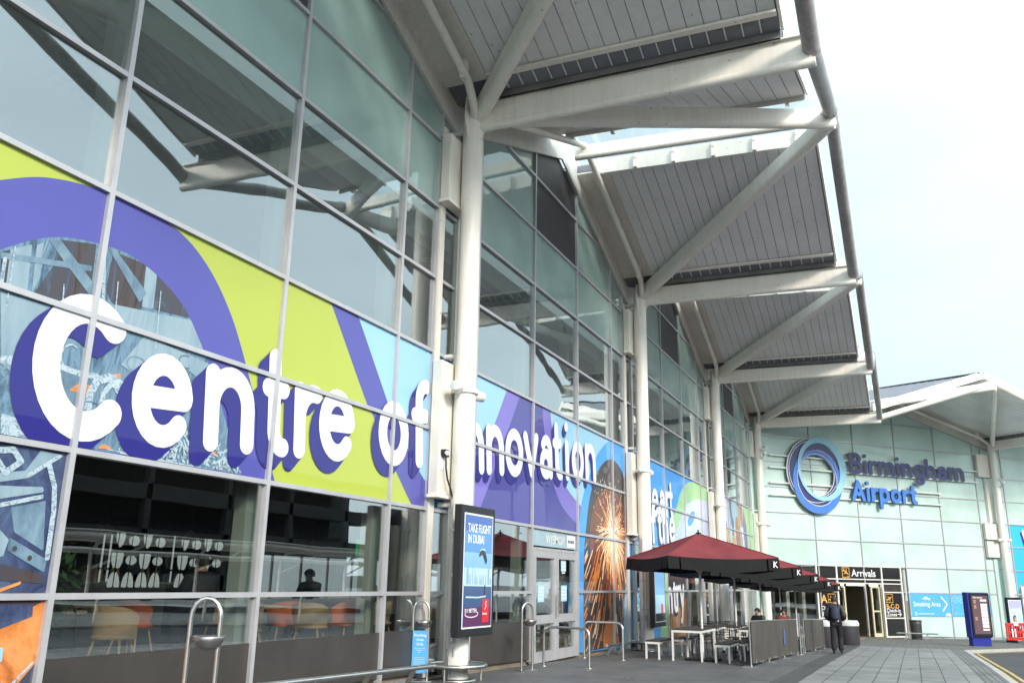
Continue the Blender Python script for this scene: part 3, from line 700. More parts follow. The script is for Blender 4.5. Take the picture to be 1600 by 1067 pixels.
# wing B ---------------------------------------------------------
def zB(s): p = B.P(s, 0); return gz(p.y)+.10
P0 = C4; SB = 18.02
def cB(j): return C4+dB*SB*j
vt = [Vector((XT, 48, HV_OUT)), cB(1)+nB*XT+Vector((0, 0, HV_OUT)), cB(2)+nB*XT+Vector((0, 0, HV_OUT))]
for j in range(2):
    Ri = C4+dB*(SB*j+9)+Vector((0, 0, HR_IN-.05)); Ro = C4+dB*(SB*j+9)+nB*8.05+Vector((0, 0, HR_OUT-.40))
    roof_bay(wingB, cB(j)+Vector((0, 0, HV_IN)), vt[j], Ri, Ro, cB(j+1)+Vector((0, 0, HV_IN)), vt[j+1], edge='white', fh=.40, gap=.0)
for j in (1, 2):
    valley_beam(wingB, cB(j)+Vector((0, 0, HV_IN)), vt[j]); p = cB(j); column(wingB, p, HV_IN, gz(p.y), nB)
def types_B(bay):
    def f(i, r):
        if bay == 0:
            if r <= 1 and i in (0,): return ('glass_pane', 'lowclear', 0)
            if r <= 1 and i in (1, 2): return None
            if i == 6: return T_GRB
            return T_GRB
        return T_PRINT2 if 1 <= r <= 3 and i >= 1 else T_GRB
    return f
M['cyan_backing'] = panel_glass('cyan_print_backing', (.05, .42, .80), .03, .3)
T_PRINT2 = ('backing_panel', 'cyan_backing', 0)
BB = [.55, 3.98, 7.20, 10.40, 13.60, 16.82, 17.5]
wall_grid(wingB, B, BB, Top(0, 18.02, 10.28, 12.62, 9.0), types_B(0), 0, zB, 0, skip=((3.7, 9.95, 1),))
wall_grid(wingB, B, [18.5, 19.2, 22.4, 25.6, 28.8], Top(18.02, 36.04, 10.28, 12.62, 27.0), types_B(1), 0, zB, 1)
mb = MB(); B.box(mb, .2, 3.7, zB(10)-.5, zB(3)+.0, -.3, .02); B.box(mb, 10.0, 30, zB(30)-.5, zB(14)-.02, -.3, .02); mb.build('plinth', M['alu'], wingB)
mb = MB()
for s in np.arange(10.9, 17, .9): B.box(mb, s, s+.02, zB(14)-.28, zB(14)-.03, .0, .03)
mb.build('plinth_joint', M['spandrel'], wingB)
for z0, z1 in ((8.47, 9.9), (4.62, 5.58), (3.55, 4.52), (5.7, 8.3)):
    big = z0 < 5.6 or z0 > 8
    mb = MB(); B.box(mb, 16.88 if big else 17.55, 18.15 if big else 18.0, z0, z1, .07, .27 if big else .1)
    mb.build('column_box' if big else 'cladding_strip', M['whitebox'], wingB, bevel=.012)
mb = MB(); B.box(mb, 17.52, 18.48, zB(17), 10.2, -.05, .06); mb.build('cladding_strip', M['greenB'], wingB)
mb = MB(); B.box(mb, .06, .52, gz(48)-.2, 10.2, -.06, .06); mb.build('cladding_strip', M['greenB'], wingB)
# building mass behind both fronts
M['core'] = pmat('core_wall', (.25, .25, .25), .8)
# entrance --------------------------------------------------------
fr = MB(); zf = gz(52)-.0
for a, b in ((3.70, 3.80), (5.12, 5.22), (8.38, 8.48), (9.82, 9.92)): B.box(fr, a, b, zB(8)-.12, 2.83, -.06, .10)
for z0, z1 in ((2.77, 2.83), (2.05, 2.11), (1.83, 1.89)):
    for a, b in ((3.8, 5.12), (5.22, 8.38), (8.48, 9.82)): B.box(fr, a, b, z0, z1, -.055, .09)
for a, b in ((3.8, 5.12), (8.48, 9.82)):
    for z0, z1 in ((1.36, 1.42), (-.06, .0), (zB(8)-.11, zB(8)-.03)): B.box(fr, a, b, z0, z1, -.055, .09)
fr.build('entrance_frame', M['legwhite'], wingB)
M['dkglass'] = panel_glass('dark_glass', (.018, .018, .02), .06, .6)
for a, b in ((3.8, 5.12), (8.48, 9.82)):
    MB().slab([B.P(a, zB(8)-.03), B.P(b, zB(8)-.03), B.P(b, -.06), B.P(a, -.06)], nB*.01).build('entrance_glass', M['dkglass'], wingB)
    MB().slab([B.P(a, 1.42), B.P(b, 1.42), B.P(b, 1.83), B.P(a, 1.83)], nB*.01).build('entrance_panel', M['spandrel'], wingB)
for a, b in ((3.8, 5.12), (5.22, 8.38), (8.48, 9.82)):
    MB().slab([B.P(a, 1.89), B.P(b, 1.89), B.P(b, 2.05), B.P(a, 2.05)], nB*.01).build('entrance_panel', M['black'], wingB)
M['cream'] = pmat('cream_frame', (.62, .56, .38), .45, 0, .08)
M['lobby'] = pmat('lobby_wall', (.30, .27, .19), .7, 0, .1)
zl = zB(8)-.10
def bplate(name, m, a0, a1, z0, z1, o0, o1, p=wingB): mb = MB(); B.box(mb, a0, a1, z0, z1, o0, o1); return mb.build(name, m, p)
bplate('lobby_floor', M['floor_in'], 0.2, 16, zl-.1, zl, -9, -.08); bplate('lobby_ceiling', M['lobby'], .2, 16, 2.86, 3.0, -9, -.12)
bplate('lobby_wall', M['lobby'], .2, 16, zl, 2.86, -9.1, -9.0); bplate('lobby_wall', M['lobby'], 10.2, 10.3, zl, 2.86, -9, -.12); bplate('lobby_wall', M['wall_in'], .1, .2, zl, 2.86, -9, -.2)
bplate('lobby_pillar', M['cream'], 7.0, 7.35, zl, 2.85, -3.2, -2.8); bplate('lobby_wall', M['wall_in'], 5.3, 6.9, zl, 2.4, -4.2, -4.1)
M['lamp'] = emit('lamp_strip', (1, .97, .88), 6)
bplate('door_light', M['lamp'], 6.15, 7.45, 1.74, 1.80, -.30, -.2); bplate('door_light', M['lamp'], 5.25, 5.85, 1.74, 1.80, -.3, -.2); bplate('door_light', M['lamp'], 7.8, 8.35, 1.74, 1.80, -.3, -.2)
def leaf(a0, a1, o):
    mb = MB()
    for a, b in ((a0, a0+.09), (a1-.09, a1)): B.box(mb, a, b, zl+.02, 1.70, o-.04, o+.04)
    for z0, z1 in ((zl+.02, zl+.22), (.30, .38), (1.62, 1.70)): B.box(mb, a0+.09, a1-.09, z0, z1, o-.035, o+.035)
    d = mb.build('sliding_door', M['cream'], wingB)
    MB().slab([B.P(a0+.09, zl+.22, o), B.P(a1-.09, zl+.22, o), B.P(a1-.09, 1.62, o), B.P(a0+.09, 1.62, o)], nB*.01).build('door_glass', M['lowclear'], d)
leaf(5.24, 5.85, -.14); leaf(7.72, 8.36, -.14); leaf(5.3, 6.3, -1.9); leaf(6.35, 7.3, -1.9)
for s in (1.0, 2.2, 3.3): bplate('lobby_pillar', M['legwhite'], s, s+.22, zl, 2.85, -1.0, -.7)

# closures where the bays meet and at the inner corner
for k in range(0, 5):
    mb = MB(); A.box(mb, 12*k-.7, min(12*k+.7, 47.9), 10.2, 11.15, -.10, -.03); mb.build('valley_infill', M['soffit_smooth'], wingA)
for j in (0, 1, 2):
    mb = MB(); B.box(mb, max(.1, SB*j-.7), SB*j+.7, 10.2, 11.15, -.10, -.03); mb.build('valley_infill', M['soffit_smooth'], wingB)
mb = MB(); q = [A.P(47.35, 0, .06), A.P(48.0, 0, .06), B.P(-.05, 0, .06), B.P(.30, 0, .06), B.P(.30, 0, -.2), A.P(47.35, 0, -.2)]
mb.slab([v+Vector((0, 0, -1.2)) for v in q], (0, 0, 11.6)); mb.build('corner_panel', M['greenB'], wingB)

# ------------------------------------------------------------------ printed films on the glass
def ink(name, col, var=.05, gloss=True): M[name] = panel_glass(name, col, .02, .35, .0006, var, .4); return M[name]
ink('ink_lime', (.43, .50, .075)); ink('ink_violet', (.088, .088, .37)); ink('ink_shadow', (.024, .022, .20)); ink('ink_white', (.80, .80, .86), .02)
ink('ink_cyan', (.31, .56, .79)); ink('ink_deep', (.065, .06, .29)); ink('ink_lilac', (.19, .15, .52)); ink('ink_sky', (.075, .34, .80)); ink('ink_green', (.36, .62, .30)); ink('ink_mist', (.55, .60, .84), .25)
ink('ink_steel', (.20, .33, .47), .45); ink('ink_brown', (.055, .045, .05), .4); ink('ink_pale', (.33, .48, .62), .35); ink('ink_mid', (.17, .27, .38), .3); ink('ink_silver', (.52, .64, .74), .35)
ink('ink_orange', (.70, .22, .05), .3); ink('ink_rust', (.17, .055, .035), .5); ink('ink_navy', (.03, .045, .11), .3); ink('ink_slate', (.13, .18, .22), .25); ink('ink_spark', (.95, .55, .30), .3); ink('ink_gold', (.55, .36, .12), .4); ink('ink_hot', (1.0, .86, .70), .1)
ink('ink_tan', (.34, .15, .06), .4); ink('ink_grey', (.22, .20, .23), .3); ink('ink_dusk', (.12, .12, .30), .3); ink('ink_red', (.55, .10, .07), .2)
def photo_ink(name, cols, scale, stretch, dist=1.2):
    """a printed photograph's broken tones: stretched, distorted noise through several ink colours"""
    m = ink(name, cols[0]); t = m.node_tree; rp = [n for n in t.nodes if n.type == 'VALTORGB'][0]; n = rp.inputs['Fac'].links[0].from_node
    n.inputs['Scale'].default_value = scale; n.inputs['Detail'].default_value = 9; n.inputs['Roughness'].default_value = .66; n.inputs['Distortion'].default_value = dist
    c = n.inputs['Vector'].links[0].from_node; mp = t.nodes.new('ShaderNodeMapping'); mp.inputs['Scale'].default_value = stretch; t.links.new(c.outputs['Object'], mp.inputs['Vector']); t.links.new(mp.outputs[0], n.inputs['Vector'])
    cr = rp.color_ramp; pos = [.30+.40*i/(len(cols)-1) for i in range(len(cols))]
    cr.elements[0].position, cr.elements[1].position = pos[0], pos[-1]; cr.elements[0].color = cols[0]+(1,); cr.elements[1].color = cols[-1]+(1,)
    for p, q in zip(pos[1:-1], cols[1:-1]): e = cr.elements.new(p); e.color = q+(1,)
photo_ink('ph_steel', [(0.021, 0.035, 0.063), (0.07, 0.133, 0.21), (0.168, 0.28, 0.378), (0.084, 0.154, 0.238), (0.35, 0.462, 0.532)], 1.5, (1, 2.6, .8), 1.5)
photo_ink('ph_brown', [(.02, .018, .024), (.075, .055, .055), (.05, .06, .09), (.14, .16, .21)], 1.4, (1, 3.2, .5), .8)
photo_ink('ph_pale', [(0.124, 0.205, 0.285), (0.223, 0.322, 0.397), (0.285, 0.384, 0.446), (0.174, 0.26, 0.335)], 1.1, (1, 2.2, .4), .5)
photo_ink('ph_mid', [(0.053, 0.09, 0.135), (0.135, 0.217, 0.3), (0.225, 0.33, 0.413)], 2, (1, 2, 1), .6)
photo_ink('ph_metal', [(0.032, 0.048, 0.072), (0.24, 0.336, 0.416), (0.496, 0.592, 0.656), (0.128, 0.192, 0.256), (0.6, 0.672, 0.72)], 3.2, (1, 1.4, 2.2), 2.4)
photo_ink('ph_orange', [(.30, .09, .03), (.62, .20, .05), (.74, .30, .10), (.45, .13, .04)], 1.6, (1, 1, 1), 1)
photo_ink('ph_navy', [(.015, .02, .05), (.05, .07, .15), (.10, .16, .26)], 1.6, (1, 1.5, 1), 1)
def spl(pts, n=8):
    out = []
    P = [pts[0]]+list(pts)+[pts[-1]]
    for i in range(1, len(P)-2):
        p0, p1, p2, p3 = [np.array(q, float) for q in P[i-1:i+3]]
        for k in range(n):
            t = k/n; out.append(tuple(.5*((2*p1)+(-p0+p2)*t+(2*p0-5*p1+4*p2-p3)*t*t+(-p0+3*p1-3*p2+p3)*t**3)))
    return out+[tuple(pts[-1])]
def layer(parent, name, m, o, bounds, shapes, h=.025, face=None, clipf=None):
    """cut-out film: union of field functions inside bounds"""
    F = Field(*bounds, h)
    for f in shapes: F.fn(f)
    F.cut(rect(bounds[0]+h*.6, bounds[1]-h*.6, bounds[2]+h*.6, bounds[3]-h*.6))
    if clipf: F.cut(clipf)
    mb = (face or A).decal(F, o)
    return mb.build(name, M[m], parent) if mb.f else None
FAC={
'dark1':[(3.82,4.88),(4.25,4.99),(4.27,4.35),(3.81,4.18),(3.62,4.22),(3.79,4.58)],
'dark2':[(4.47,4.99),(4.91,5.0),(5.37,4.83),(5.72,4.58),(5.13,4.52),(4.95,4.5),(4.94,4.41),(4.54,4.43),(4.45,4.54)],
'dark3':[(3.23,4.53),(3.32,4.59),(3.35,4.21),(3.29,4.2)],
'light1':[(3.32,4.59),(3.53,4.72),(3.56,4.23),(3.34,4.21)],
'light2':[(3.58,4.73),(3.65,4.79),(3.67,4.42),(3.61,4.23)],
'diag1':[(3.7,4.82),(3.82,4.88),(4.58,4.36),(4.36,4.35)],
'diag2':[(4.37,5.03),(4.48,5.03),(4.99,4.68),(4.91,4.54)],
'light3':[(4.93,4.98),(5.1,4.98),(5.11,4.52),(4.95,4.5)],
'ibeam':[(4.45,4.4),(5.72,4.56),(5.95,4.37),(6.01,4.26),(4.8,4.23),(4.5,4.28)],
'low1':[(4.77,3.79),(5.04,4.19),(6.12,4.1),(6.03,3.85),(5.42,4.06),(4.98,3.73)],
'low2':[(3.3,4.15),(3.84,4.17),(3.98,3.26),(3.43,3.48)],
'hbar':[(3.23,4.53),(4.23,4.74),(4.24,4.68),(3.24,4.47)],
'silver1':[(3.41,3.56),(3.59,3.6),(3.57,3.49),(3.43,3.48)],
'silver2':[(3.51,3.03),(3.74,3.01),(3.88,2.8),(3.55,2.82)],
'bluebox':[(4.08,3.63),(4.43,3.61),(4.47,3.21),(4.14,3.29)],
'or1':[(4.18,3.39),(4.33,3.51),(4.47,3.47),(4.38,3.38)],
'or2':[(4.64,3.65),(4.79,3.7),(4.79,3.63)],
'or3':[(4.62,2.86),(4.7,2.92),(4.85,2.88)],
'or4':[(6.2,3.02),(6.32,3.07),(6.39,3.02)],
'under':[(4.62,2.88),(6.82,2.84),(5.41,2.83),(4.93,2.85)],
'dkband':[(4.98,3.73),(5.19,4.11),(5.27,4.08),(5.06,3.64)],
'beam':[(3.53,2.48),(3.86,2.54),(3.99,2.75),(4.26,2.74),(3.92,2.48),(3.54,2.39)],
'bar':[(3.58,2.2),(4.09,2.34),(4.1,2.3),(3.59,2.16)],
'bracket':[(3.81,1.92),(4.24,1.73),(4.23,1.61),(3.81,1.8)],
'body':[(3.78,2.19),(4.13,2.28),(4.19,1.81),(3.85,1.97)],
'orange':[(3.75,1.07),(4.18,1.31),(4.26,1.31),(4.27,0.82),(4.07,0.57),(3.86,0.47)],
'box':[(3.7,1.33),(4.17,1.31),(4.18,1.21),(3.75,1.07)],
'pale':[(3.56,2.09),(3.81,1.9),(3.78,1.75),(3.63,1.71)],
'brown':[(3.63,1.71),(4.23,1.59),(4.24,1.51),(3.66,1.54)],
'cyanpatch':[(3.86,0.94),(3.93,0.95),(3.94,0.83),(3.89,0.81)],
'paleband':[(3.5,2.37),(3.84,2.39),(4.08,2.41),(4.09,2.36),(3.53,2.23)],
}
STR={
'arch':[(4.44,3.2),(4.44,3.4),(4.5,3.55),(4.64,3.62),(4.84,3.59)],
'rod':[(4.11,2.61),(4.2,2.42),(4.23,2.2),(4.24,1.75)],
'pipe1':[(3.42,3.51),(3.58,3.57),(3.75,3.48)],
'pipe2':[(4.06,3.6),(4.29,3.58),(4.49,3.6)],
'pipe3':[(4.36,4.92),(4.43,4.42)],
'pipe4':[(3.28,4.48),(3.29,4.19)],
'arch2':[(4.61,3.28),(4.6,3.44),(4.69,3.56),(4.82,3.53)],
}
ARC={
'stripeL':[(8.35,5.64),(8.48,5.55),(9.5,4.34),(9.77,4.1),(10.55,3.31),(11.06,2.85),(11.28,2.67)],
'stripeR':[(8.96,5.83),(9.21,5.55),(10.13,4.45),(10.35,4.16),(10.94,3.69),(11.47,3.3),(12.02,3.02)],
'vOL':[(15.02,5.76),(14.88,5.57),(14.34,4.79),(13.96,4.3),(13.47,3.63),(13.32,3.4)],
'vIL':[(15.66,5.69),(15.57,5.55),(15.06,4.82),(14.29,3.72),(13.82,3.1),(13.6,2.84)],
'vIR':[(16.96,5.69),(16.96,5.56),(17.05,5.15),(17.38,4.42),(17.86,3.71),(18.36,3.36),(19.32,3.04),(19.94,2.89)],
'vOR':[(17.45,5.7),(17.48,5.57),(17.63,5.07),(18.1,4.25),(18.61,3.87),(19.6,3.53),(20.53,3.35)],
'bO':[(23.54,5.63),(22.19,5.58),(21.52,5.32),(20.95,4.97),(20.4,4.43),(19.74,3.66),(19.44,2.86),(19.32,2.38)],
'gO':[(27.93,1.95),(28.42,2.48),(28.81,3.02),(30.01,4.24),(31.12,5.09),(32.79,5.56),(35.31,5.61)],
'gI':[(28.68,1.97),(29.08,2.5),(29.5,3.05),(31.27,4.37),(32.95,4.84),(34.12,4.98),(35.35,5.02)],
'e':[(26.66,4.18),(27.89,4.29),(27.31,4.71),(27.21,3.77)],
'a':[(27.99,4.24),(28.6,4.29),(28.26,4.75),(28.15,3.83)],
'r':[(28.69,4.3),(29.13,4.61),(28.7,3.84)],
't':[(28.91,4.32),(29.49,4.7),(29.19,5.09),(29.15,3.85)],
'f':[(26.66,3.22),(26.96,3.29),(26.71,2.82)],
'th':[(27.41,3.16),(28.08,3.2),(28.11,3.46)],
'ntry':[(28.31,1.3),(28.71,1.34),(29.16,1.45),(29.74,1.5),(30.22,1.56),(30.96,1.61),(28.36,0.66),(30.43,0.56)],
'brown':[(28.09,-0.18),(28.41,0.74),(29.99,0.81),(31.26,1.17),(32.05,1.25),(31.77,-0.36)],
'grey':[(31.02,-0.33),(31.46,0.84),(32.57,1.16),(32.97,1.1),(32.69,-0.41)],
'p3':[(40.03,5.54),(40.82,5.54),(42.07,5.57),(43.83,5.57),(44.63,5.16),(45.42,4.66),(45.46,3.31),(47.52,5.63),(46.85,3.28)],
}
FAC3_BROWN = [(28.09, -.4)]+ARC['brown'][1:]
FAC3_GREY = ARC['grey']
g1 = thing('wall_graphic', 'printed window film reading Centre of with lime, violet and a robot factory picture', 'graphic', A.P(6, 2.83, .0))
Z0, Z1 = 2.805, 5.625
bnd = (1.34, 11.54, Z0, Z1)
layer(g1, 'cyan_film', 'ink_cyan', .000, bnd, [rect(8, 11.6, 2.7, 5.7)], .04)
sL, sR = spl(ARC['stripeL']), spl(ARC['stripeR'])
layer(g1, 'lime_film', 'ink_lime', .002, bnd, [polyf([(1.2, 2.6), (1.2, 5.8), (8.2, 5.8)]+sL)])
layer(g1, 'violet_stripe', 'ink_violet', .004, bnd, [polyf(sL+[(12.4, 2.6)]+sR[::-1])])
ringO = spl([(.6, 2.7), (1.3, 3.6), (2.0, 4.35), (2.6, 4.9), (3.1, 5.22), (3.6, 5.47), (4.27, 5.61), (4.94, 5.62), (5.46, 5.53), (5.94, 5.25), (6.35, 4.83), (6.66, 4.36), (7.05, 3.66), (7.52, 2.79), (7.7, 2.5)])
ringI = spl([(1.6, 2.5), (2.0, 3.2), (2.6, 4.0), (3.22, 4.55), (3.8, 4.90), (4.5, 5.03), (4.9, 4.99), (5.3, 4.84), (5.6, 4.65), (5.86, 4.36), (6.1, 4.05), (6.5, 3.4), (6.85, 2.83), (7.0, 2.5)])
layer(g1, 'violet_arch', 'ink_violet', .004, bnd, [polyf(ringO)])
inn = polyf(ringI)
wb = (1.36, 7.0, 2.83, 5.2)
def fac(m, keys, o, h=.02, b=wb, cl=inn): return layer(g1, 'factory_print', m, o, b, [polyf(FAC[k]) for k in keys], h, None, cl)
layer(g1, 'factory_print', 'ph_steel', .006, wb, [inn])
fac('ph_brown', ['dark1', 'dark2', 'dark3'], .008); fac('ph_pale', ['light1', 'light2', 'light3', 'ibeam', 'low2'], .010); fac('ph_mid', ['diag1', 'diag2', 'hbar', 'dkband', 'bluebox'], .0115)
fac('ph_pale', ['low1'], .0125); fac('ph_metal', ['silver1', 'silver2', 'under'], .013); fac('ph_orange', ['or1', 'or2', 'or3', 'or4'], .0135)
F = Field(*wb, .012)
for k, r in (('arch', .045), ('arch2', .03), ('pipe1', .03), ('pipe2', .03), ('pipe3', .02), ('pipe4', .02)): F.stroke(STR[k], r)
for i in range(190):
    u, v = 4.9+2.1*rng.random(), 2.86+.30*rng.random()**1.5; a = rng.random()*3.1; l = .03+.1*rng.random(); F.stroke([(u, v), (u+l*math.cos(a), v+l*math.sin(a))], .007+.008*rng.random())
for k in range(4):
    u = 3.35+.62*k+.05*rng.random(); F.stroke([(u, 4.0+.2*rng.random()), (u-.03, 4.3+.7*rng.random())], .008)
for k in range(10):
    u, v = 3.4+.25*k, 3.0+.9*rng.random(); F.stroke(arc(u, v, .08+.12*rng.random(), .06+.1*rng.random(), rng.random()*180, 180+rng.random()*180, 8), .010)
F.cut(inn); A.decal(F, .0145).build('factory_print', M['ph_metal'], g1)
F = Field(*wb, .014)
for k in range(12):
    u, v = 3.3+.24*k, 2.95+1.1*rng.random(); F.stroke(arc(u, v, .05+.1*rng.random(), .04+.08*rng.random(), rng.random()*180, 180+rng.random()*150, 8), .009)
F.cut(inn); A.decal(F, .0155).build('factory_print', M['ph_mid'], g1)
# the lower left panes carry the same picture down to the ground
for z0, z1 in ((1.395, 2.795), (.30, 1.385)):
    lb = (1.34, 4.315, z0, z1)
    layer(g1, 'factory_print', 'ph_navy' if z0 > 1 else 'ph_brown', .002, lb, [rect(1, 5, 0, 3)], .04)
    def lw(m, keys, o): return layer(g1, 'factory_print', m, o, lb, [polyf(FAC[k]) for k in keys], .015)
    if z0 > 1:
        lw('ph_mid', ['body'], .004); lw('ph_pale', ['beam', 'pale', 'paleband'], .006); lw('ph_metal', ['bar'], .007); lw('ph_brown', ['brown'], .0075); lw('ph_mid', ['bracket'], .008)
        F = Field(*lb, .012); F.stroke(STR['rod'], .028); F.stroke([(3.5, 2.66), (3.66, 2.5), (3.8, 2.62), (3.7, 2.72), (3.5, 2.68)], .03); F.stroke([(3.9, 2.5), (4.2, 2.72)], .02)
        F.cut(rect(1.4, 4.27, z0+.01, z1-.01)); A.decal(F, .010).build('factory_print', M['ph_metal'], g1)
        layer(g1, 'factory_print', 'ph_brown', .012, lb, [ell(3.88, 1.82, .025, .025), ell(4.05, 1.74, .025, .025)], .008)
        layer(g1, 'factory_print', 'ph_orange', .012, lb, [polyf([(3.7, 1.43), (4.0, 1.53), (4.0, 1.50), (3.8, 1.43)])], .01)
    else:
        layer(g1, 'factory_print', 'ph_orange', .004, lb, [polyf([(1, .2), (1, .7), (3.75, 1.09), (4.18, 1.30), (4.3, 1.36), (4.3, .8), (4.1, .58), (3.8, .42), (3, .2)])], .015); lw('ph_navy', ['box'], .006); lw('ink_cyan', ['cyanpatch'], .007)
        F = Field(*lb, .012); F.stroke([(4.0, .55), (4.2, .74), (4.27, .8)], .012); F.cut(rect(1.4, 4.27, z0+.01, z1-.01)); A.decal(F, .008).build('factory_print', M['ph_metal'], g1)
# lettering: Centre of Innovation
def lettering(parent, items, s, sl, sh, bounds, dx, dy, o1, o2, m1='ink_white', m2='ink_shadow', rad=.118, h=.0125):
    F = Field(bounds[0], bounds[1], bounds[2], bounds[3], h)
    for ch, u, v, sx in items: put(F, ch, u, v, s, sl, sh, rad*(1.22 if ch == 'C' else 1), sx)
    D0 = F.D.copy(); cb = rect(bounds[0]+h, bounds[1]-h, bounds[2]+h, bounds[3]-h)
    F.sweep(dx, dy, 16); F.cut(cb); A.decal(F, o1).build('lettering_shadow', M[m2], parent)
    F.D = D0; F.cut(cb); A.decal(F, o2).build('lettering', M[m1], parent)
def bl(u): return 2.90+.083*(u-4.4)
it = [(c, u, bl(u), k) for c, u, k in (('C', 3.80, .98), ('e', 4.99, .98), ('n', 6.08, 1.0), ('t', 7.17, .82), ('r', 7.80, .92), ('e', 8.36, .98), ('o', 9.93, 1.0), ('f', 11.0, .95))]
lettering(g1, it, 1.07, .083, -.10, (3.0, 11.50, 2.83, 5.2), -.20, -.20, .018, .021)
g2 = thing('wall_graphic', 'printed window film reading Innovation with deep violet bell shape and flying sparks picture', 'graphic', A.P(18, 2.83, .0))
b2 = (12.49, 23.53, Z0, Z1)
layer(g2, 'cyan_film', 'ink_cyan', .000, b2, [rect(12, 24, 2, 6)], .05)
vOL, vIL, vIR, vOR, bO = [spl(ARC[k]) for k in ('vOL', 'vIL', 'vIR', 'vOR', 'bO')]
layer(g2, 'violet_arch', 'ink_lilac', .002, b2, [polyf([(12.0, 2.4), (12.0, 2.9)]+vOL[::-1]+vOR+[(20.5, 2.4)])])
layer(g2, 'deep_violet_bell', 'ink_deep', .004, b2, [polyf([(13.3, 2.4)]+vIL[::-1]+vIR+[(19.95, 2.4)])])
layer(g2, 'sky_blue_arch', 'ink_sky', .006, b2, [polyf(bO+[(19.3, 2.2), (24, 2.2), (24, 5.62)])])
spk = spl([(19.9, -.4), (19.82, .2), (19.84, 1.5), (19.92, 2.5), (20.2, 3.5), (20.6, 4.15), (21.2, 4.68), (21.9, 5.0), (22.6, 5.06), (23.3, 4.85), (23.6, 4.5)])
spf = polyf(spk+[(23.62, 1.9), (23.3, 1.0), (23.25, -.4)])
for (z0, z1) in ((2.805, 5.625), (1.395, 2.795), (-.06, 1.385)):
  bb = (19.33, 23.54, z0, z1)
  if z0 < 2: layer(g2, 'sky_blue_arch', 'ink_sky', .000, bb, [rect(19, 22.6, -1, 3)], .04); layer(g2, 'pale_film', 'ink_cyan', .000, bb, [rect(22.62, 24, -1, 3)], .04)
  layer(g2, 'spark_print', 'ink_brown', .008, bb, [spf])
  F1, F2, F3 = Field(*bb, .016), Field(*bb, .014), Field(*bb, .012); rs = np.random.default_rng(11)
  c = np.array((22.3, 3.0))
  for i in range(620):
    a = rs.normal(-1.57, 1.25) if i % 3 else rs.random()*6.28; r0_ = abs(rs.normal(.25, .3)); L_ = .12+.75*rs.random()**2
    p = c+r0_*np.array((math.cos(a), math.sin(a)))*(1.3, 1.); q = p+L_*np.array((math.cos(a)*.9, math.sin(a)-.12))
    (F2 if i % 2 else F1).stroke([p, q], .008+.012*rs.random())
    if i % 3 == 0: F3.stroke([p, p+(q-p)*.3], .008+.008*rs.random())
  for i in range(70):
    u = 20.0+3.3*rs.random(); v = 2.6-2.6*rs.random(); sl = (u-22.3)*.28; L_ = .25+.5*rs.random(); w_ = .014+.03*rs.random()
    (F1 if i % 4 else F2).stroke([(u, v), (u+sl*L_, v-L_*.5), (u+sl*L_*2, v-L_)], w_)
  for i in range(60):
    u, v = 20.6+2.6*rs.random(), 3.0+1.5*rs.random(); F3.stroke([(u, v), (u+.02, v+.05)], .008+.01*rs.random())
  layer(g2, 'spark_print', 'ink_rust', .009, bb, [ell(22.2, 2.7, 1.9, 1.5)], .03, None, spf)
  F3.fn(ell(22.3, 2.95, .16, .15)); F2.fn(ell(22.3, 2.85, .26, .22))
  F1.fn(ell(21.9, .15, .55, .5))
  for F_, m_, o_ in ((F1, 'ink_orange', .010), (F2, 'ink_spark', .012), (F3, 'ink_hot', .014)):
    F_.cut(spf); F_.cut(rect(bb[0]+.02, bb[1]-.02, z0+.02, z1-.02)); mbx = A.decal(F_, o_)
    if mbx.f: mbx.build('spark_print', M[m_], g2)
def bl2(u): return 3.68+.083*(u-14.2)
it = [(c, u, bl2(u), k) for c, u, k in (('n', 12.95, 1.0), ('n', 13.93, .98), ('o', 14.85, 1.06), ('v', 15.84, 1.06), ('a', 16.80, .98), ('t', 17.66, .98), ('i', 18.46, 1.0), ('o', 18.94, 1.0), ('n', 19.97, 1.0))]
lettering(g2, it, 1.04, .083, -.10, (12.50, 21.4, 2.83, 5.6), -.15, -.17, .018, .021, 'ink_white', 'ink_shadow')
# third bay
g3 = thing('wall_graphic', 'printed window film reading heart of the country on blue with a pale green arch', 'graphic', A.P(30, 2.83, .0))
b3 = (24.49, 35.53, Z0, Z1)
layer(g3, 'sky_blue_film', 'ink_sky', .000, b3, [rect(24, 36, 2, 6)], .05)
gO, gI = spl(ARC['gO']), spl(ARC['gI'])
gof = polyf(gO+[(36.2, 5.6), (36.2, 1.9)]); gif = polyf(gI+[(36.2, 5.0), (36.2, 1.9)])
layer(g3, 'green_arch', 'ink_green', .002, b3, [gof]); layer(g3, 'mist_print', 'ink_mist', .004, b3, [gif])
layer(g3, 'mist_print', 'ink_silver', .006, b3, [ell(33.2, 3.2, 1.6, .9, .3), ell(31.5, 3.2, .8, .7)], .03, None, gif); layer(g3, 'mist_print', 'ink_sky', .008, b3, [ell(32.5, 4.1, .7, .22, .35)], .03, None, gif)
for (z0, z1) in ((1.395, 2.795), (-.25, 1.385)):
    bb = (25.34, 28.315, z0, z1); layer(g3, 'sky_blue_film', 'ink_sky', .000, bb, [rect(25, 29, -1, 3)], .05)
    layer(g3, 'green_arch', 'ink_green', .002, bb, [polyf([(27.2, -.5), (27.5, .6), (27.9, 1.9), (28.4, 2.9), (29, 2.9), (29, -.5)])], .03)
    bb = (28.325, 31.31, z0, z1); layer(g3, 'brown_print', 'ink_brown', .000, bb, [rect(28, 32, -1, 3)], .05)
    layer(g3, 'brown_print', 'ink_tan', .003, bb, [polyf(spl(FAC3_BROWN))], .03); layer(g3, 'brown_print', 'ink_grey', .005, bb, [polyf(spl(FAC3_GREY))], .03)
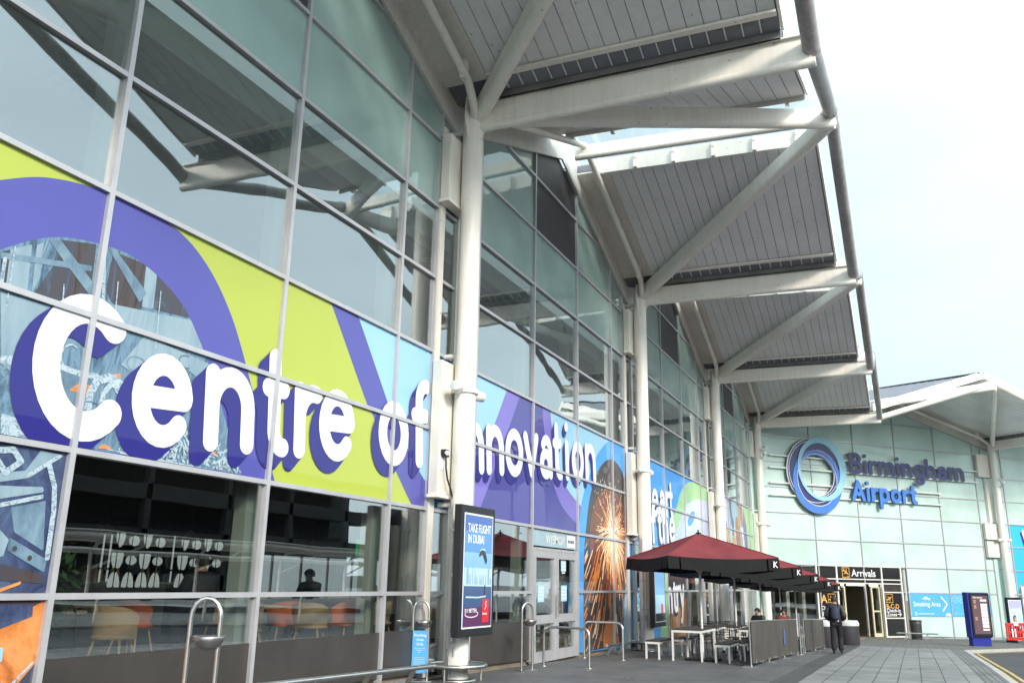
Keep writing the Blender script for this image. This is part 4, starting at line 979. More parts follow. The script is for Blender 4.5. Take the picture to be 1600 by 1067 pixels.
it = [(c, u, 3.74+.05*(u-26.6), k) for c, u, k in (('e', 26.62, 1.05), ('a', 27.62, 1.0), ('r', 28.5, 1.0), ('t', 29.02, 1.0))]
it += [(c, u, 2.86+.05*(u-26.6), 1.0) for c, u in (('f', 26.5), ('t', 27.35), ('h', 27.95), ('e', 28.9))]
lettering(g3, it, .95, .05, -.06, (25.36, 31.0, 2.83, 5.6), -.15, -.14, .012, .016, 'ink_white', 'ink_navy')
lettering(g3, [(c, u, .60+.05*(u-28.3), k) for c, u, k in (('n', 28.40, .8), ('t', 29.16, .9), ('r', 29.62, .9), ('y', 30.15, .9))], .92, .05, -.06, (28.36, 31.285, -.1, 1.7), -.12, -.13, .012, .016, 'ink_white', 'ink_navy')
# fourth bay: soft portrait-like colours
g4 = thing('wall_graphic', 'printed window film with golden and violet blurred shapes beside a green arch', 'graphic', A.P(42, 2.83, .0))
b4 = (36.49, 47.4, Z0, Z1)
layer(g4, 'dusk_print', 'ink_dusk', .000, b4, [rect(36, 48, 2, 6)], .06)
layer(g4, 'green_arch', 'ink_green', .002, b4, [polyf(spl([(44.6, 5.8), (45.0, 5.2), (45.5, 4.4), (45.6, 3.3), (45.4, 2.4)])+[(48, 2.4), (48, 5.8)])], .04)
rs = np.random.default_rng(5)
for m_, o_, n_ in (('ink_gold', .004, 9), ('ink_mist', .006, 7), ('ink_pale', .008, 6), ('ink_tan', .010, 5)):
    sh = []
    for i in range(n_):
        u, v = 37.2+7.4*rs.random(), 2.8+2.6*rs.random(); sh.append(ell(u, v, .25+.35*rs.random(), .4+.6*rs.random(), rs.normal(0, .3)))
    layer(g4, 'dusk_print', m_, o_, (36.49, 45.0, Z0, Z1), sh, .04)
# blue film on the second bay of the angled front
g5 = thing('wall_graphic', 'bright cyan window film with big white letter and domed white building picture', 'graphic', B.P(22, .05, .0))
b5 = (19.25, 28.7, .06, 5.60)
layer(g5, 'cyan_film', 'ink_cyanB', .000, b5, [rect(19, 29, 0, 6)], .06, B) if M.setdefault('ink_cyanB', ink('ink_cyanB', (.05, .46, .84))) else None
F = Field(19.3, 28.6, 2.9, 5.5, .02); text_line(F, 'W', 20.3, 4.0, .95, .05); D0 = F.D.copy(); F.sweep(-.16, -.14, 10); B.decal(F, .004).build('lettering_shadow', M['ink_shadow'], g5); F.D = D0; B.decal(F, .007).build('lettering', M['ink_white'], g5)
layer(g5, 'building_print', 'ink_white', .004, (19.3, 28.6, .1, 2.8), [rect(19.6, 24, .1, 1.9), ell(21.9, 1.9, 1.7, .75)], .03, B)
layer(g5, 'building_print', 'ink_gold', .006, (19.3, 28.6, .1, 2.8), [rect(19.5, 24.1, 1.15, 1.25), rect(19.5, 24.1, 1.85, 1.92)], .03, B)
layer(g5, 'building_print', 'ink_slate', .007, (19.3, 28.6, .1, 2.8), [rect(u, u+.18, z, z+.35) for u in np.arange(19.9, 23.8, .6) for z in (.6, 1.4)]+[polyf([(19.25, .2), (19.6, .2), (19.6, 1.9), (19.25, 1.5)])], .03, B)

# ------------------------------------------------------------------ signs on the building
def contour(D, u0, v0, h):
    ins = D < 0; segs = []
    a, b, c, d = ins[:-1, :-1], ins[:-1, 1:], ins[1:, 1:], ins[1:, :-1]
    for iy, ix in zip(*np.nonzero((a | b | c | d) & ~(a & b & c & d))):
        cs = ((ix, iy), (ix+1, iy), (ix+1, iy+1), (ix, iy+1)); pts = []
        for k in range(4):
            p, q = cs[k], cs[(k+1) % 4]; dp, dq = D[p[1], p[0]], D[q[1], q[0]]
            if (dp < 0) != (dq < 0): t = dp/(dp-dq); pts.append((u0+(p[0]+(q[0]-p[0])*t)*h, v0+(p[1]+(q[1]-p[1])*t)*h))
        for i in range(0, len(pts)-1, 2): segs.append((pts[i], pts[i+1]))
    return segs
def extruded(face, F, o0, o1, name, mats, parent):
    mb = face.decal(F, o1)
    mb.cur = 1
    for p, q in contour(F.D, F.u0, F.v0, F.h): mb.add([face.P(*p, o0), face.P(*q, o0), face.P(*q, o1), face.P(*p, o1)], [(0, 1, 2, 3)])
    return mb.build(name, mats, parent)
M['rail'] = pmat('galvanised_rail', (.78, .78, .76), .4, .1, .15, 4)
M['navy_side'] = pmat('letter_edge', (.40, .38, .42), .4, .3); M['blue_side'] = pmat('letter_edge_blue', (.05, .13, .38), .4)
sg = thing('airport_sign', 'big Birmingham Airport sign with overlapping oval rings on rails across the green glass', 'sign', B.P(9, 7.5, .1))
mb = MB()
for (a0, a1, z) in ((.98, 16.95, 8.80), (.93, 16.9, 8.11), (.9, 13.7, 7.25), (.86, 13.66, 6.57)): mb.beam(B.P(a0, z, .16), B.P(a1, z, .16), .075, .075)
for s in (2.2, 4.2, 5.7): mb.beam(B.P(s, 5.72, .12), B.P(s, 9.95, .12), .05, .06)
for s, z0, z1 in ((.98, 6.5, 8.8), (1.62, 8.11, 8.8), (1.66, 6.57, 7.25), (13.6, 6.5, 7.3), (12.95, 6.57, 7.25), (16.9, 8.05, 8.85), (2.78, 5.68, 6.3), (5.37, 5.7, 6.3), (2.78, 9.4, 9.98), (5.39, 9.4, 9.98)): mb.beam(B.P(s, z0, .158), B.P(s, z1, .158), .05, .05)
for s in (1.0, 4.2, 7.2, 10.4, 13.6, 16.8):
    for z in (8.8, 8.11): mb.tube([B.P(s, z, 0), B.P(s, z, .17)], .03, 8)
mb.build('support_rail', M['rail'], sg)
def ringfield(outer, inner, h=.03):
    F = Field(1.6, 6.8, 5.3, 10.4, h); fo, fi = ell(*outer), ell(*inner); F.fn(fo); F.cut(lambda U, V: -fi(U, V)); return F
for (o_, i_, m_, z0, z1) in (((4.05, 7.97, 1.94, 1.92, .4), (4.12, 7.82, 1.27, 1.22), 'navy_text', .20, .27), ((4.16, 7.44, 1.74, 1.82, 0), (4.10, 7.50, 1.36, 1.46), 'blue_text', .20, .30), ((4.52, 8.20, 1.74, 1.84, 0), (4.39, 8.13, 1.40, 1.55), 'paleblue', .20, .33)):
    extruded(B, ringfield(o_, i_), z0, z1, 'emblem_ring', [M[m_], M['navy_side']], sg)
for (o_, w_, zz) in (((4.02, 8.05, 1.99, 1.90, .5), .06, .24), ((4.00, 8.02, 1.84, 1.78, .45), .03, .285), ((4.14, 7.84, 1.26, 1.22, .2), .035, .295), ((4.12, 7.55, 1.42, 1.50, 0), .03, .325), ((4.25, 7.92, 1.40, 1.34, .4), .025, .30)):
    i_ = (o_[0], o_[1], o_[2]-w_, o_[3]-w_, o_[4]); extruded(B, ringfield(o_, i_, .02), zz-.04, zz, 'emblem_outline', [M['sign_white'], M['navy_side']], sg)
def letters3d(txt, u, v, s, sx, gap, m, side, rad):
    x = u
    for ch in txt:
        w_ = GL[ch][0]*sx*s; F = Field(x-.12, x+w_+.12, v-.5*s, v+1.55*s, .02); put(F, ch, x, v, s, 0, 0, rad, sx)
        extruded(B, F, .20, .34, 'sign_letter', [M[m], M[side]], sg); x += w_+gap*s
    return x
letters3d('Birmingham', 6.55, 8.06, .86, 1.13, .095, 'navy_text', 'navy_side', .125); letters3d('Airport', 6.56, 6.47, .86, 1.02, .09, 'blue_text', 'blue_side', .135)
# Arrivals fascia
M['sign_black'] = panel_glass('sign_black', (.016, .016, .018), .04, .4, .0004, .1)
M['amber'] = pmat('amber_print', (.80, .42, .10), .5, 0, .05)
def plane_icon(F, u, v, s, ang):
    ca, sa = math.cos(ang), math.sin(ang); T = lambda x, y: (u+(x*ca-y*sa)*s, v+(x*sa+y*ca)*s)
    F.stroke([T(-.42, 0), T(.45, 0)], .07*s); F.stroke([T(.12, 0), T(-.12, .36)], .05*s); F.stroke([T(.12, 0), T(-.12, -.36)], .05*s); F.stroke([T(-.36, 0), T(-.5, .17)], .04*s); F.stroke([T(-.36, 0), T(-.5, -.17)], .04*s)
def frame_field(F, u0, u1, v0, v1, t):
    F.stroke([(u0, v0), (u1, v0), (u1, v1), (u0, v1), (u0, v0)], t)
fs = thing('arrivals_sign', 'black fascia sign reading Arrivals with landing plane symbol over the entrance', 'sign', B.P(6.8, 2.11, .0))
for a, b in ((3.8, 5.12), (5.22, 8.38), (8.48, 9.82)): MB().slab([B.P(a, 2.11, 0), B.P(b, 2.11, 0), B.P(b, 2.77, 0), B.P(a, 2.77, 0)], nB*.03).build('sign_panel', M['sign_black'], fs)
F = Field(5.5, 6.5, 2.12, 2.77, .01); frame_field(F, 5.62, 6.12, 2.18, 2.71, .016); F.stroke([(5.95, 2.24), (6.06, 2.24)], .012); B.decal(F, .036).build('symbol_frame', M['amber'], fs)
F = Field(5.5, 6.5, 2.12, 2.77, .008); plane_icon(F, 5.87, 2.47, .42, -.6); B.decal(F, .038).build('plane_symbol', M['amber'], fs)
mb = MB(); mb.add(*text_mesh('Arrivals', .56, B.P(6.28, 2.24, .036), dB, (0, 0, 1), .012)); mb.build('lettering', M['sign_white'], fs)
for (a0, a1, lab, txts, pl) in ((3.8, 5.12, 'black glass direction sign with amber A and plane symbol, left of the entrance doors', (('A', .62, 4.0, .78, 'amber'), ('Check-in', .27, 3.98, .42, 'sign_white')), (4.75, 1.02)),
                                (8.48, 9.82, 'black glass direction sign reading B-C-D Check-in Zones, right of the entrance doors', (('B-C-D', .36, 8.62, .50, 'amber'), ('Check-in', .29, 8.62, .30, 'sign_white'), ('Zones', .29, 8.62, .08, 'sign_white')), (8.9, 1.05))):
    ds = thing('direction_sign', lab, 'sign', B.P((a0+a1)/2, .0, 0))
    MB().slab([B.P(a0, .0, 0), B.P(a1, .0, 0), B.P(a1, 1.36, 0), B.P(a0, 1.36, 0)], nB*.02).build('sign_panel', M['sign_black'], ds)
    for t, sz, u, v, m in txts: mb = MB(); mb.add(*text_mesh(t, sz, B.P(u, v, .026), dB, (0, 0, 1), .012)); mb.build('lettering', M[m], ds)
    F = Field(pl[0]-.4, pl[0]+.4, pl[1]-.35, pl[1]+.35, .01); frame_field(F, pl[0]-.25, pl[0]+.25, pl[1]-.22, pl[1]+.24, .012); plane_icon(F, pl[0], pl[1], .38, .5); B.decal(F, .026).build('plane_symbol', M['amber'], ds)
    F = Field(a0, a1, 0.0, .5, .01); e = 1 if a0 > 5 else -1; c = 9.55 if e > 0 else 4.12; v = .18
    F.stroke([(c-.13, v), (c+.13, v)], .02); F.stroke([(c+e*.02, v+.1), (c+e*.13, v), (c+e*.02, v-.1)], .02); B.decal(F, .026).build('arrow', M['sign_white'], ds)
M['panel_blue'] = pmat('panel_blue', (.10, .40, .74), .35, 0, .06)
sm = thing('smoking_sign', 'sky blue Smoking Area panel with white chevron on the green glass', 'sign', B.P(12, .06, 0))
MB().slab([B.P(10.44, .06, 0), B.P(13.56, .06, 0), B.P(13.56, 1.40, 0), B.P(10.44, 1.40, 0)], nB*.03).build('sign_panel', M['panel_blue'], sm)
mb = MB(); mb.add(*text_mesh('Smoking Area', .37, B.P(10.66, .64, .036), dB, (0, 0, 1), .006)); mb.build('lettering', M['sign_white'], sm)
F = Field(10.5, 13.5, .08, 1.38, .012); F.stroke([(12.86, 1.18), (13.28, .76), (12.90, .38)], .035); F.stroke([(10.75, .16), (10.86, .16), (10.86, .30), (10.75, .30), (10.75, .16)], .014); F.stroke([(11.0, .22), (12.2, .22)], .014)
F.stroke([(11.4, 1.05), (11.75, 1.12), (12.0, 1.05)], .02); F.stroke([(11.6, .98), (11.7, 1.2)], .02); F.stroke([(11.5, 1.15), (11.95, .98)], .015); F.fn(ell(13.3, .10, .22, .16)); F.cut(rect(10.47, 13.53, .09, 1.37)); B.decal(F, .036).build('chevron', M['sign_white'], sm)
sm2 = thing('smoking_sign', 'sky blue panel with two pale circles, half behind the dark blue display totem', 'sign', B.P(15, .06, 0))
MB().slab([B.P(13.64, .06, 0), B.P(16.76, .06, 0), B.P(16.76, 1.40, 0), B.P(13.64, 1.40, 0)], nB*.03).build('sign_panel', M['panel_blue'], sm2)
F = Field(13.65, 16.7, .08, 1.38, .012)
for c in (13.95, 14.42):
    for r in (.2,): F.stroke(arc(c, 1.05, r, r, 0, 360, 20), .02); F.stroke([(c-.12, .93), (c+.12, 1.17)], .02); F.stroke([(c-.1, 1.12), (c+.08, 1.0)], .02)
F.stroke([(13.84, .16), (13.95, .16), (13.95, .30), (13.84, .30), (13.84, .16)], .014); F.stroke([(14.05, .22), (15.2, .22)], .014); F.cut(rect(13.67, 16.7, .09, 1.37)); B.decal(F, .036).build('circle_print', M['paleblue'], sm2)

# ------------------------------------------------------------------ advertising screens
def ad_screen(name, label, P, ang, W_, H_, z0, art, tilt=0):
    """P: ground point of the left front edge; ang: direction of the screen width"""
    du = Vector((math.cos(ang), math.sin(ang), 0)); n = Vector((du.y, -du.x, 0)); f = Face(P, du, n, 0)
    t = thing(name, label, 'screen', (P[0], P[1], z0))
    mb = MB(); f.box(mb, 0, W_, z0, z0+H_, -.14, 0); mb.build('casing', M['black'], t, bevel=.012)
    mb = MB(); f.box(mb, .5, W_-.3, z0+.3, z0+H_-.3, -.26, -.141); mb.build('mount', M['column'], t)
    f.flat([(.09, z0+.13), (W_-.09, z0+.13), (W_-.09, z0+H_-.13), (.09, z0+H_-.13)], .004).build('screen_border', M['sign_white'], t)
    art(f, t, .12, W_-.12, z0+.16, z0+H_-.16)
    return t
def scr(name, col, s=.35):
    m, t, b = nmat(name); b.inputs['Base Color'].default_value = tuple(c*.5 for c in col)+(1,); b.inputs['Emission Color'].default_value = tuple(col)+(1,); b.inputs['Emission Strength'].default_value = s; b.inputs['Roughness'].default_value = .12; M[name] = m; return m
for nm, c in (('scr_sky', (.10, .30, .72)), ('scr_pale', (.52, .74, .90)), ('scr_mid', (.26, .52, .84)), ('scr_sea', (.05, .10, .24)), ('scr_wine', (.12, .04, .12)), ('scr_white', (.95, .95, .97)), ('scr_red', (.72, .035, .04)), ('scr_dark', (.02, .025, .04)), ('scr_tower', (.30, .46, .60)), ('scr_deep', (.05, .14, .45)), ('scr_brown', (.16, .10, .11)), ('scr_skin', (.55, .36, .28)), ('scr_mauve', (.50, .50, .74))): scr(nm, c)
def art_flight(f, t, a, b, c, d):
    W_, H_ = b-a, d-c; X = lambda u: a+u*W_; Y = lambda v: c+v*H_
    f.flat([(a, c), (b, c), (b, d), (a, d)], .007).build('picture', M['scr_sky'], t)
    for v0, v1, m, o in ((.34, .66, 'scr_mid', .009), (.34, .52, 'scr_pale', .011), (0, .36, 'scr_sea', .012), (0, .17, 'scr_wine', .013)): f.flat([(a, Y(v0)), (b, Y(v0)), (b, Y(v1)), (a, Y(v1))], o).build('picture', M[m], t)
    f.flat([(a, Y(.85)), (b, Y(.93)), (b, d), (a, d)], .009).build('picture', M['scr_deep'], t)
    rs = np.random.default_rng(3); F = Field(a, b, c, d, .006)
    for i in range(34):
        u = rs.random(); hgt = .05+.07*rs.random()+(.10 if (abs(u-.3) < .08 or abs(u-.12) < .05 or abs(u-.85) < .05) else 0); w2 = .008+.012*rs.random()
        F.fn(polyf([(X(u)-w2, Y(.37)), (X(u)+w2, Y(.37)), (X(u)+w2*.6, Y(.37+hgt*.8)), (X(u), Y(.37+hgt)), (X(u)-w2*.6, Y(.37+hgt*.8))]))
    F.cut(rect(a, b, c, d)); f.decal(F, .014).build('picture', M['scr_tower'], t)
    F = Field(a, b, c, d, .006); F.stroke([(a, Y(.365)), (b, Y(.36))], .012); F.stroke([(X(.08), Y(.26)), (X(.5), Y(.255)), (X(.78), Y(.265))], .012); F.stroke(arc(X(.66), Y(.66), .13, .06, 60, 150, 10), .016); F.cut(rect(a, b, c, d)); f.decal(F, .015).build('picture', M['scr_pale'], t)
    F = Field(a, b, c, d, .006); F.fn(polyf(spl([(X(.50), Y(.635)), (X(.58), Y(.685)), (X(.72), Y(.675)), (X(.80), Y(.60)), (X(.76), Y(.56)), (X(.70), Y(.60)), (X(.62), Y(.645)), (X(.54), Y(.625)), (X(.50), Y(.635))]))); F.stroke([(X(.74), Y(.36)), (X(.74), Y(.28))], .02); f.decal(F, .016).build('picture', M['scr_dark'], t)
    F = Field(a, b, c, d, .006); F.fn(rect(X(.66), X(.90), Y(.03), Y(.24))); f.decal(F, .017).build('picture', M['scr_red'], t)
    mb = MB()
    for s, sz, u, v in (('TAKE FLIGHT', .148, .08, .845), ('IN DUBAI', .148, .08, .745), ('FLY BETTER', .085, .04, .125), ('Emirates', .05, .67, .10)):
        vs, fc = text_mesh(s, sz, f.P(X(u), Y(v), .019), f.du, (0, 0, 1), .016); o = f.P(X(u), Y(v), .019)
        k = 1.35 if sz > .1 else 1.; mb.add([Vector((q.x, q.y, o.z+(q.z-o.z)*k)) for q in vs], fc)
    F = Field(a, b, c, d, .005); F.stroke(arc(X(.28), Y(.11), .24, .05, 160, 400, 16), .007); F.stroke(spl([(X(.76), Y(.15)), (X(.80), Y(.18)), (X(.77), Y(.20)), (X(.81), Y(.22))]), .009); f.decal(F, .019, mb)
    mb.build('lettering', M['scr_white'], t)
def art_sky_reflection(f, t, a, b, c, d):  # sky and red mirrored in the screen glass, painted as colour bands
    W_, H_ = b-a, d-c; Y = lambda v: c+v*H_
    for v0, v1, m in ((0, .12, 'scr_dark'), (.12, .40, 'scr_pale'), (.40, .75, 'scr_mid'), (.75, 1, 'scr_deep')): f.flat([(a, Y(v0)), (b, Y(v0)), (b, Y(v1)), (a, Y(v1))], .008).build('picture', M[m], t)
    f.flat([(a+W_*.55, Y(.12)), (a+W_*.8, Y(.12)), (a+W_*.8, Y(.26)), (a+W_*.55, Y(.26))], .011).build('picture', M['scr_red'], t)
def art_face(f, t, a, b, c, d):
    W_, H_ = b-a, d-c; X = lambda u: a+u*W_; Y = lambda v: c+v*H_
    f.flat([(a, c), (b, c), (b, d), (a, d)], .007).build('picture', M['scr_pale'], t)
    f.flat([(a, Y(.78)), (b, Y(.80)), (b, d), (a, d)], .009).build('picture', M['scr_mauve'], t)
    F = Field(a, b, c, d, .008); F.fn(ell(X(.36), Y(.50), .15, .19)); F.cut(rect(a, b, c, d)); f.decal(F, .011).build('picture', M['scr_brown'], t)
    F = Field(a, b, c, d, .008); F.fn(ell(X(.40), Y(.47), .10, .15)); f.decal(F, .013).build('picture', M['scr_skin'], t)
    F = Field(a, b, c, d, .008); F.fn(polyf([(a, c), (X(.05), Y(.25)), (X(.35), Y(.34)), (X(.7), Y(.24)), (X(.8), c)])); F.cut(rect(a, b, c, d)); f.decal(F, .012).build('picture', M['scr_dark'], t)
    F = Field(a, b, c, d, .008); F.stroke(arc(X(.75), Y(.5), .2, .42, 60, 190, 14), .035); F.stroke([(X(.15), Y(.74)), (X(.5), Y(.74))], .04); F.cut(rect(a, b, c, d)); f.decal(F, .014).build('picture', M['scr_white'], t)
AD1 = ad_screen('advert_screen', 'tall black framed advert screen reading Take Flight in Dubai on the first column', (.43, 11.20, 0), R(90), 1.30, 2.12, .72, art_flight)
ad_screen('advert_screen', 'narrow looking black framed screen painted with sky reflection, on the column beside the red parasol', (.43, 23.25, 0), R(90), 1.30, 2.12, .43, art_sky_reflection)
ad_screen('advert_screen', 'advert screen of a person in black top standing behind the red barrier', (11.75, 53.6, 0), AB+R(6)-AB+R(40), 1.15, 2.2, -.95, art_face)
# dark blue information totem
tt = thing('information_totem', 'dark blue information totem with brown timetable screen on the pavement corner', 'totem', (9.72, 43.75, gz(43.8)))
tf = Face((9.38, 43.35, 0), Vector((math.cos(R(40)), math.sin(R(40)), 0)), Vector((math.sin(R(40)), -math.cos(R(40)), 0)), 0)
M['totem'] = pmat('totem_blue', (.025, .035, .26), .35, 0, .08)
zt = gz(43.8)
mb = MB(); tf.box(mb, -.02, 1.12, zt+.36, 1.50, -.30, 0); mb.build('body', M['totem'], tt, bevel=.015)
mb = MB(); tf.box(mb, .06, 1.06, zt, zt+.359, -.28, -.05); mb.build('plinth', M['totem'], tt)
mb = MB(); tf.box(mb, .06, 1.11, zt+.40, 1.47, .001, .05); mb.build('screen_frame', M['black'], tt, bevel=.01)
tf.flat([(.15, zt+.52), (1.02, zt+.52), (1.02, 1.36), (.15, 1.36)], .053).build('screen', M['scr_brown'], tt)
mb = MB()
for v0, v1 in ((1.12, 1.2), (.30, 1.02), (-.02, .28) if False else (.0, .28), (-.12, -.05)):
    k = v0
    while k < v1-.02: mb.poly([tf.P(u, z, .056) for u, z in ((.60, k), (.94, k), (.94, min(k+.13, v1)), (.60, min(k+.13, v1)))]); k += .15
mb.build('timetable', M['scr_white'], tt)
mb = MB()
for z in (1.12, 1.04, .9, .82, .4, .32): mb.poly([tf.P(u, v, .056) for u, v in ((.24, z), (.36, z), (.36, z+.05), (.24, z+.05))])
mb.build('route_marks', M['scr_skin'], tt)
mb = MB(); mb.add(*text_mesh('Information', .11, tf.P(.22, 1.25, .056), tf.du, (0, 0, 1), .01)); mb.build('lettering', M['scr_white'], tt)
# red plastic barrier
M['barrier_red'] = pmat('red_plastic', (.60, .035, .025), .45, 0, .15)
br = thing('road_barrier', 'red plastic road barrier with white boards in front of the advert screen', 'barrier', (11.9, 52.4, gz(52.4)))
bf = Face((11.45, 52.2, 0), Vector((math.cos(R(40)), math.sin(R(40)), 0)), Vector((math.sin(R(40)), -math.cos(R(40)), 0)), 0); zb_ = gz(52.4)
mb = MB()
for z0, z1 in ((.86, 1.0), (.48, .60), (.14, .28)): bf.box(mb, 0, 2.0, zb_+z0, zb_+z1, -.05, 0)
for s in np.arange(0, 2.0, .165): bf.box(mb, s, s+.09, zb_+.29, zb_+.859, -.045, -.005)
mb.build('frame', M['barrier_red'], br, bevel=.008)
mb = MB(); bf.box(mb, .5, .78, zb_+.86, zb_+1.05, .001, .03); mb.build('tag_board', M['sign_white'], br)
mb = MB()
for s in (.25, 1.6): bf.box(mb, s, s+.12, zb_+.03, zb_+.14, -.35, .3)
mb.build('foot', M['black'], br)
mb = MB()
for s in (.34, .52): bf.box(mb, s, s+.08, zb_+.30, zb_+.72, .0, .012)
mb.build('reflector', M['sign_white'], br)

# ------------------------------------------------------------------ terrace furniture
def mk_parasol():
    t = thing('parasol', 'x', 'parasol', (0, 0, 0), 0, 'parasols along the terrace')
    rr, zr, za = 2.0, 2.43, 3.03; C_ = [(rr*math.cos(R(90*i)), rr*math.sin(R(90*i))) for i in range(4)]
    mb = MB(); n = 8
    for i in range(4):
        p, q = Vector((*C_[i], 0)), Vector((*C_[(i+1) % 4], 0)); g = []
        for a in range(n+1):
            f_ = a/n; row = []
            for b in range(n+1):
                h = b/n; e = p.lerp(q, h); z = za+(zr-za)*f_-.10*math.sin(math.pi*f_)*math.sin(math.pi*h)*f_-.05*math.sin(math.pi*h)*f_-.012*math.sin(9*h+i)*f_*(1-f_)*2
                row.append((e.x*f_, e.y*f_, z))
            g.append(row)
        vs = [v for r_ in g for v in r_]; o = len(vs); vs += [(x, y, z-.012) for x, y, z in vs]; fs = []
        for a in range(n):
            for b in range(n):
                k = a*(n+1)+b; fs += [(k, k+n+1, k+n+2, k+1), (o+k, o+k+1, o+k+n+2, o+k+n+1)]
        mb.add(vs, fs, True)
    c = mb.build('canopy', M['parasol'], t, False)
    mb = MB()
    for i in range(4):                                              # seams
        mb.tube([(C_[i][0]*f_, C_[i][1]*f_, za+(zr-za)*f_+.008) for f_ in (0.03, .5, 1)], .012, 6)
    mb.build('seam', M['parasol'], c, False)
    mb = MB(); m2 = 10
    for i in range(4):
        p, q = Vector((*C_[i], 0)), Vector((*C_[(i+1) % 4], 0)); nrm = ((p+q)/2).normalized()
        for (h0, h1, dz) in ((0, .10, 0), (.115, .885, .01), (.90, 1., 0)):
            top = []; bot = []
            for b in range(m2+1):
                h = h0+(h1-h0)*b/m2; e = p.lerp(q, h); zz = zr-.05*math.sin(math.pi*h)
                top.append(Vector((e.x, e.y, zz))+nrm*.006); bot.append(Vector((e.x, e.y, zz-.29-dz+.015*math.sin(9*h)))+nrm*(.03+.02*math.sin(7*h+i)))
            vs = top+bot+[v-nrm*.008 for v in top+bot]; k = m2+1; fs = []
            for b in range(m2): fs += [(b, b+1, k+b+1, k+b), (2*k+b, 3*k+b, 3*k+b+1, 2*k+b+1)]
            fs += [(0, k, 3*k, 2*k), (m2, 2*k+m2, 3*k+m2, k+m2)]
            mb.add(vs, fs)
    v = mb.build('valance', M['valance'], t, False)
    mb = MB(); p, q = Vector((*C_[0], 0)), Vector((*C_[3], 0)); d = (q-p).normalized(); nrm = ((p+q)/2).normalized()   # white mark on the corner flap
    F = Field(-.14, .14, -.12, .12, .006); F.stroke([(-.05, -.08), (-.035, .085)], .016); F.stroke([(.05, .075), (-.03, .0), (.06, -.08)], .014); V_, Fc = F.faces(); V_ = [(a_*.8, b_*.8) for a_, b_ in V_]
    o_ = p+d*.14+Vector((0, 0, zr-.15))+nrm*.085
    mb.add([o_-d*u+Vector((0, 0, w_)) for u, w_ in V_], Fc); mb.build('mark', M['legwhite'], v, False)
    mb = MB(); mb.lathe((0, 0, 0), [(.03, .06), (.03, za-.06)], 16); mb.build('pole', M['legwhite'], t, False)
    mb = MB()
    for i in range(4): mb.beam((0, 0, za-.08), (C_[i][0]*.97, C_[i][1]*.97, zr-.03), .025, .035)
    for i in range(4): mb.beam((0, 0, zr-.35), (C_[i][0]*.5, C_[i][1]*.5, (za+zr)/2-.06), .02, .025)
    mb.build('rib', M['stainless'], t, False)
    mb = MB(); mb.lathe((0, 0, 0), [(.07, za+.0), (.07, za+.03), (.02, za+.04), (.02, za+.10)], 12); mb.build('finial', M['valance'], t, False)
    mb = MB(); mb.box((0, 0, .03), (.7, .7, .06)); mb.build('base', M['black'], t, False, .01)
    return t
pa = mk_parasol(); PY = (20.7, 25.4, 30.3, 35.2, 40.2)
pl = ('nearest of the dark red parasols, its whole pyramid canopy showing', 'dark red parasol directly behind the nearest one', 'middle dark red parasol of the terrace row', 'dark red parasol second from the entrance end', 'dark red parasol nearest the Arrivals entrance')
for i, y in enumerate(PY):
    o = pa if i == 0 else dup(pa, (2.3, y, gz(y)), R(-9), pl[i])
    o.location = (2.3+.01*i, y, gz(y)); o.rotation_euler = (0, 0, R(-9)); tag(o, pl[i])
def mk_table(L_, W_, H_, nm, lab, cat, grp):
    t = thing(nm, lab, cat, (0, 0, 0), 0, grp)
    mb = MB(); nb = max(2, round(W_/.12)); w_ = W_/nb
    for i in range(nb): mb.box((-W_/2+w_*(i+.5), 0, H_-.015), (w_-.008, L_, .03))
    mb.build('top', M['timber'], t, False)
    mb = MB()
    for sx in (-1, 1): mb.box((sx*(W_/2-.025), 0, H_-.056), (.05, L_-.1, .05))
    for sy in (-1, 1): mb.box((0, sy*(L_/2-.025), H_-.056), (W_, .05, .05))
    mb.build('frame', M['legwhite'], t, False)
    for sx in (-1, 1):
        for sy in (-1, 1): MB().box((sx*(W_/2-.021), sy*(L_/2-.021), (H_-.082)/2), (.042, .042, H_-.082)).build('leg', M['legwhite'], t, False)
    return t
tb = mk_table(1.6, .74, .75, 'terrace_table', 'x', 'table', 'slatted tables on the terrace')
bn = mk_table(1.5, .36, .45, 'terrace_bench', 'x', 'bench', 'benches at the terrace tables')
T_ = [(2.06, 20.85, 0, 'slatted white framed table under the nearest parasol, short end towards the camera'), (3.25, 23.3, 0, 'white framed terrace table just behind the dark barrier corner'), (2.1, 25.6, 0, 'white framed terrace table under the second parasol'), (3.0, 28.4, 0, 'white framed terrace table near the seated people'), (2.2, 33.6, 0, 'farthest white framed terrace table'), (1.9, 23.2, 0, 'white framed terrace table between the first two parasol poles'), (3.35, 26.2, 0, 'white framed terrace table against the middle of the long barrier')]
for i, (x, y, a, lab) in enumerate(T_):
    o = tb if i == 0 else dup(tb, (x, y, gz(y)), a, lab)
    o.location = (x, y, gz(y)); tag(o, lab)
B_ = [(1.17, 20.95, 'dark topped white bench left of the nearest terrace table, by the column'), (2.90, 20.80, 'dark topped white bench right of the nearest terrace table'), (1.2, 25.7, 'white bench left of the table under the second parasol'), (2.95, 25.7, 'white bench right of the table under the second parasol'), (1.9, 29.4, 'white bench the seated people use'), (3.05, 22.0, 'white bench at the barrier side, just past the nearest table'), (3.3, 24.6, 'white bench behind the second white table by the barrier'), (1.25, 23.0, 'white bench close to the wall between the first two parasols')]
for i, (x, y, lab) in enumerate(B_):
    o = bn if i == 0 else dup(bn, (x, y, gz(y)), 0, lab)
    o.location = (x, y, gz(y)); tag(o, lab)
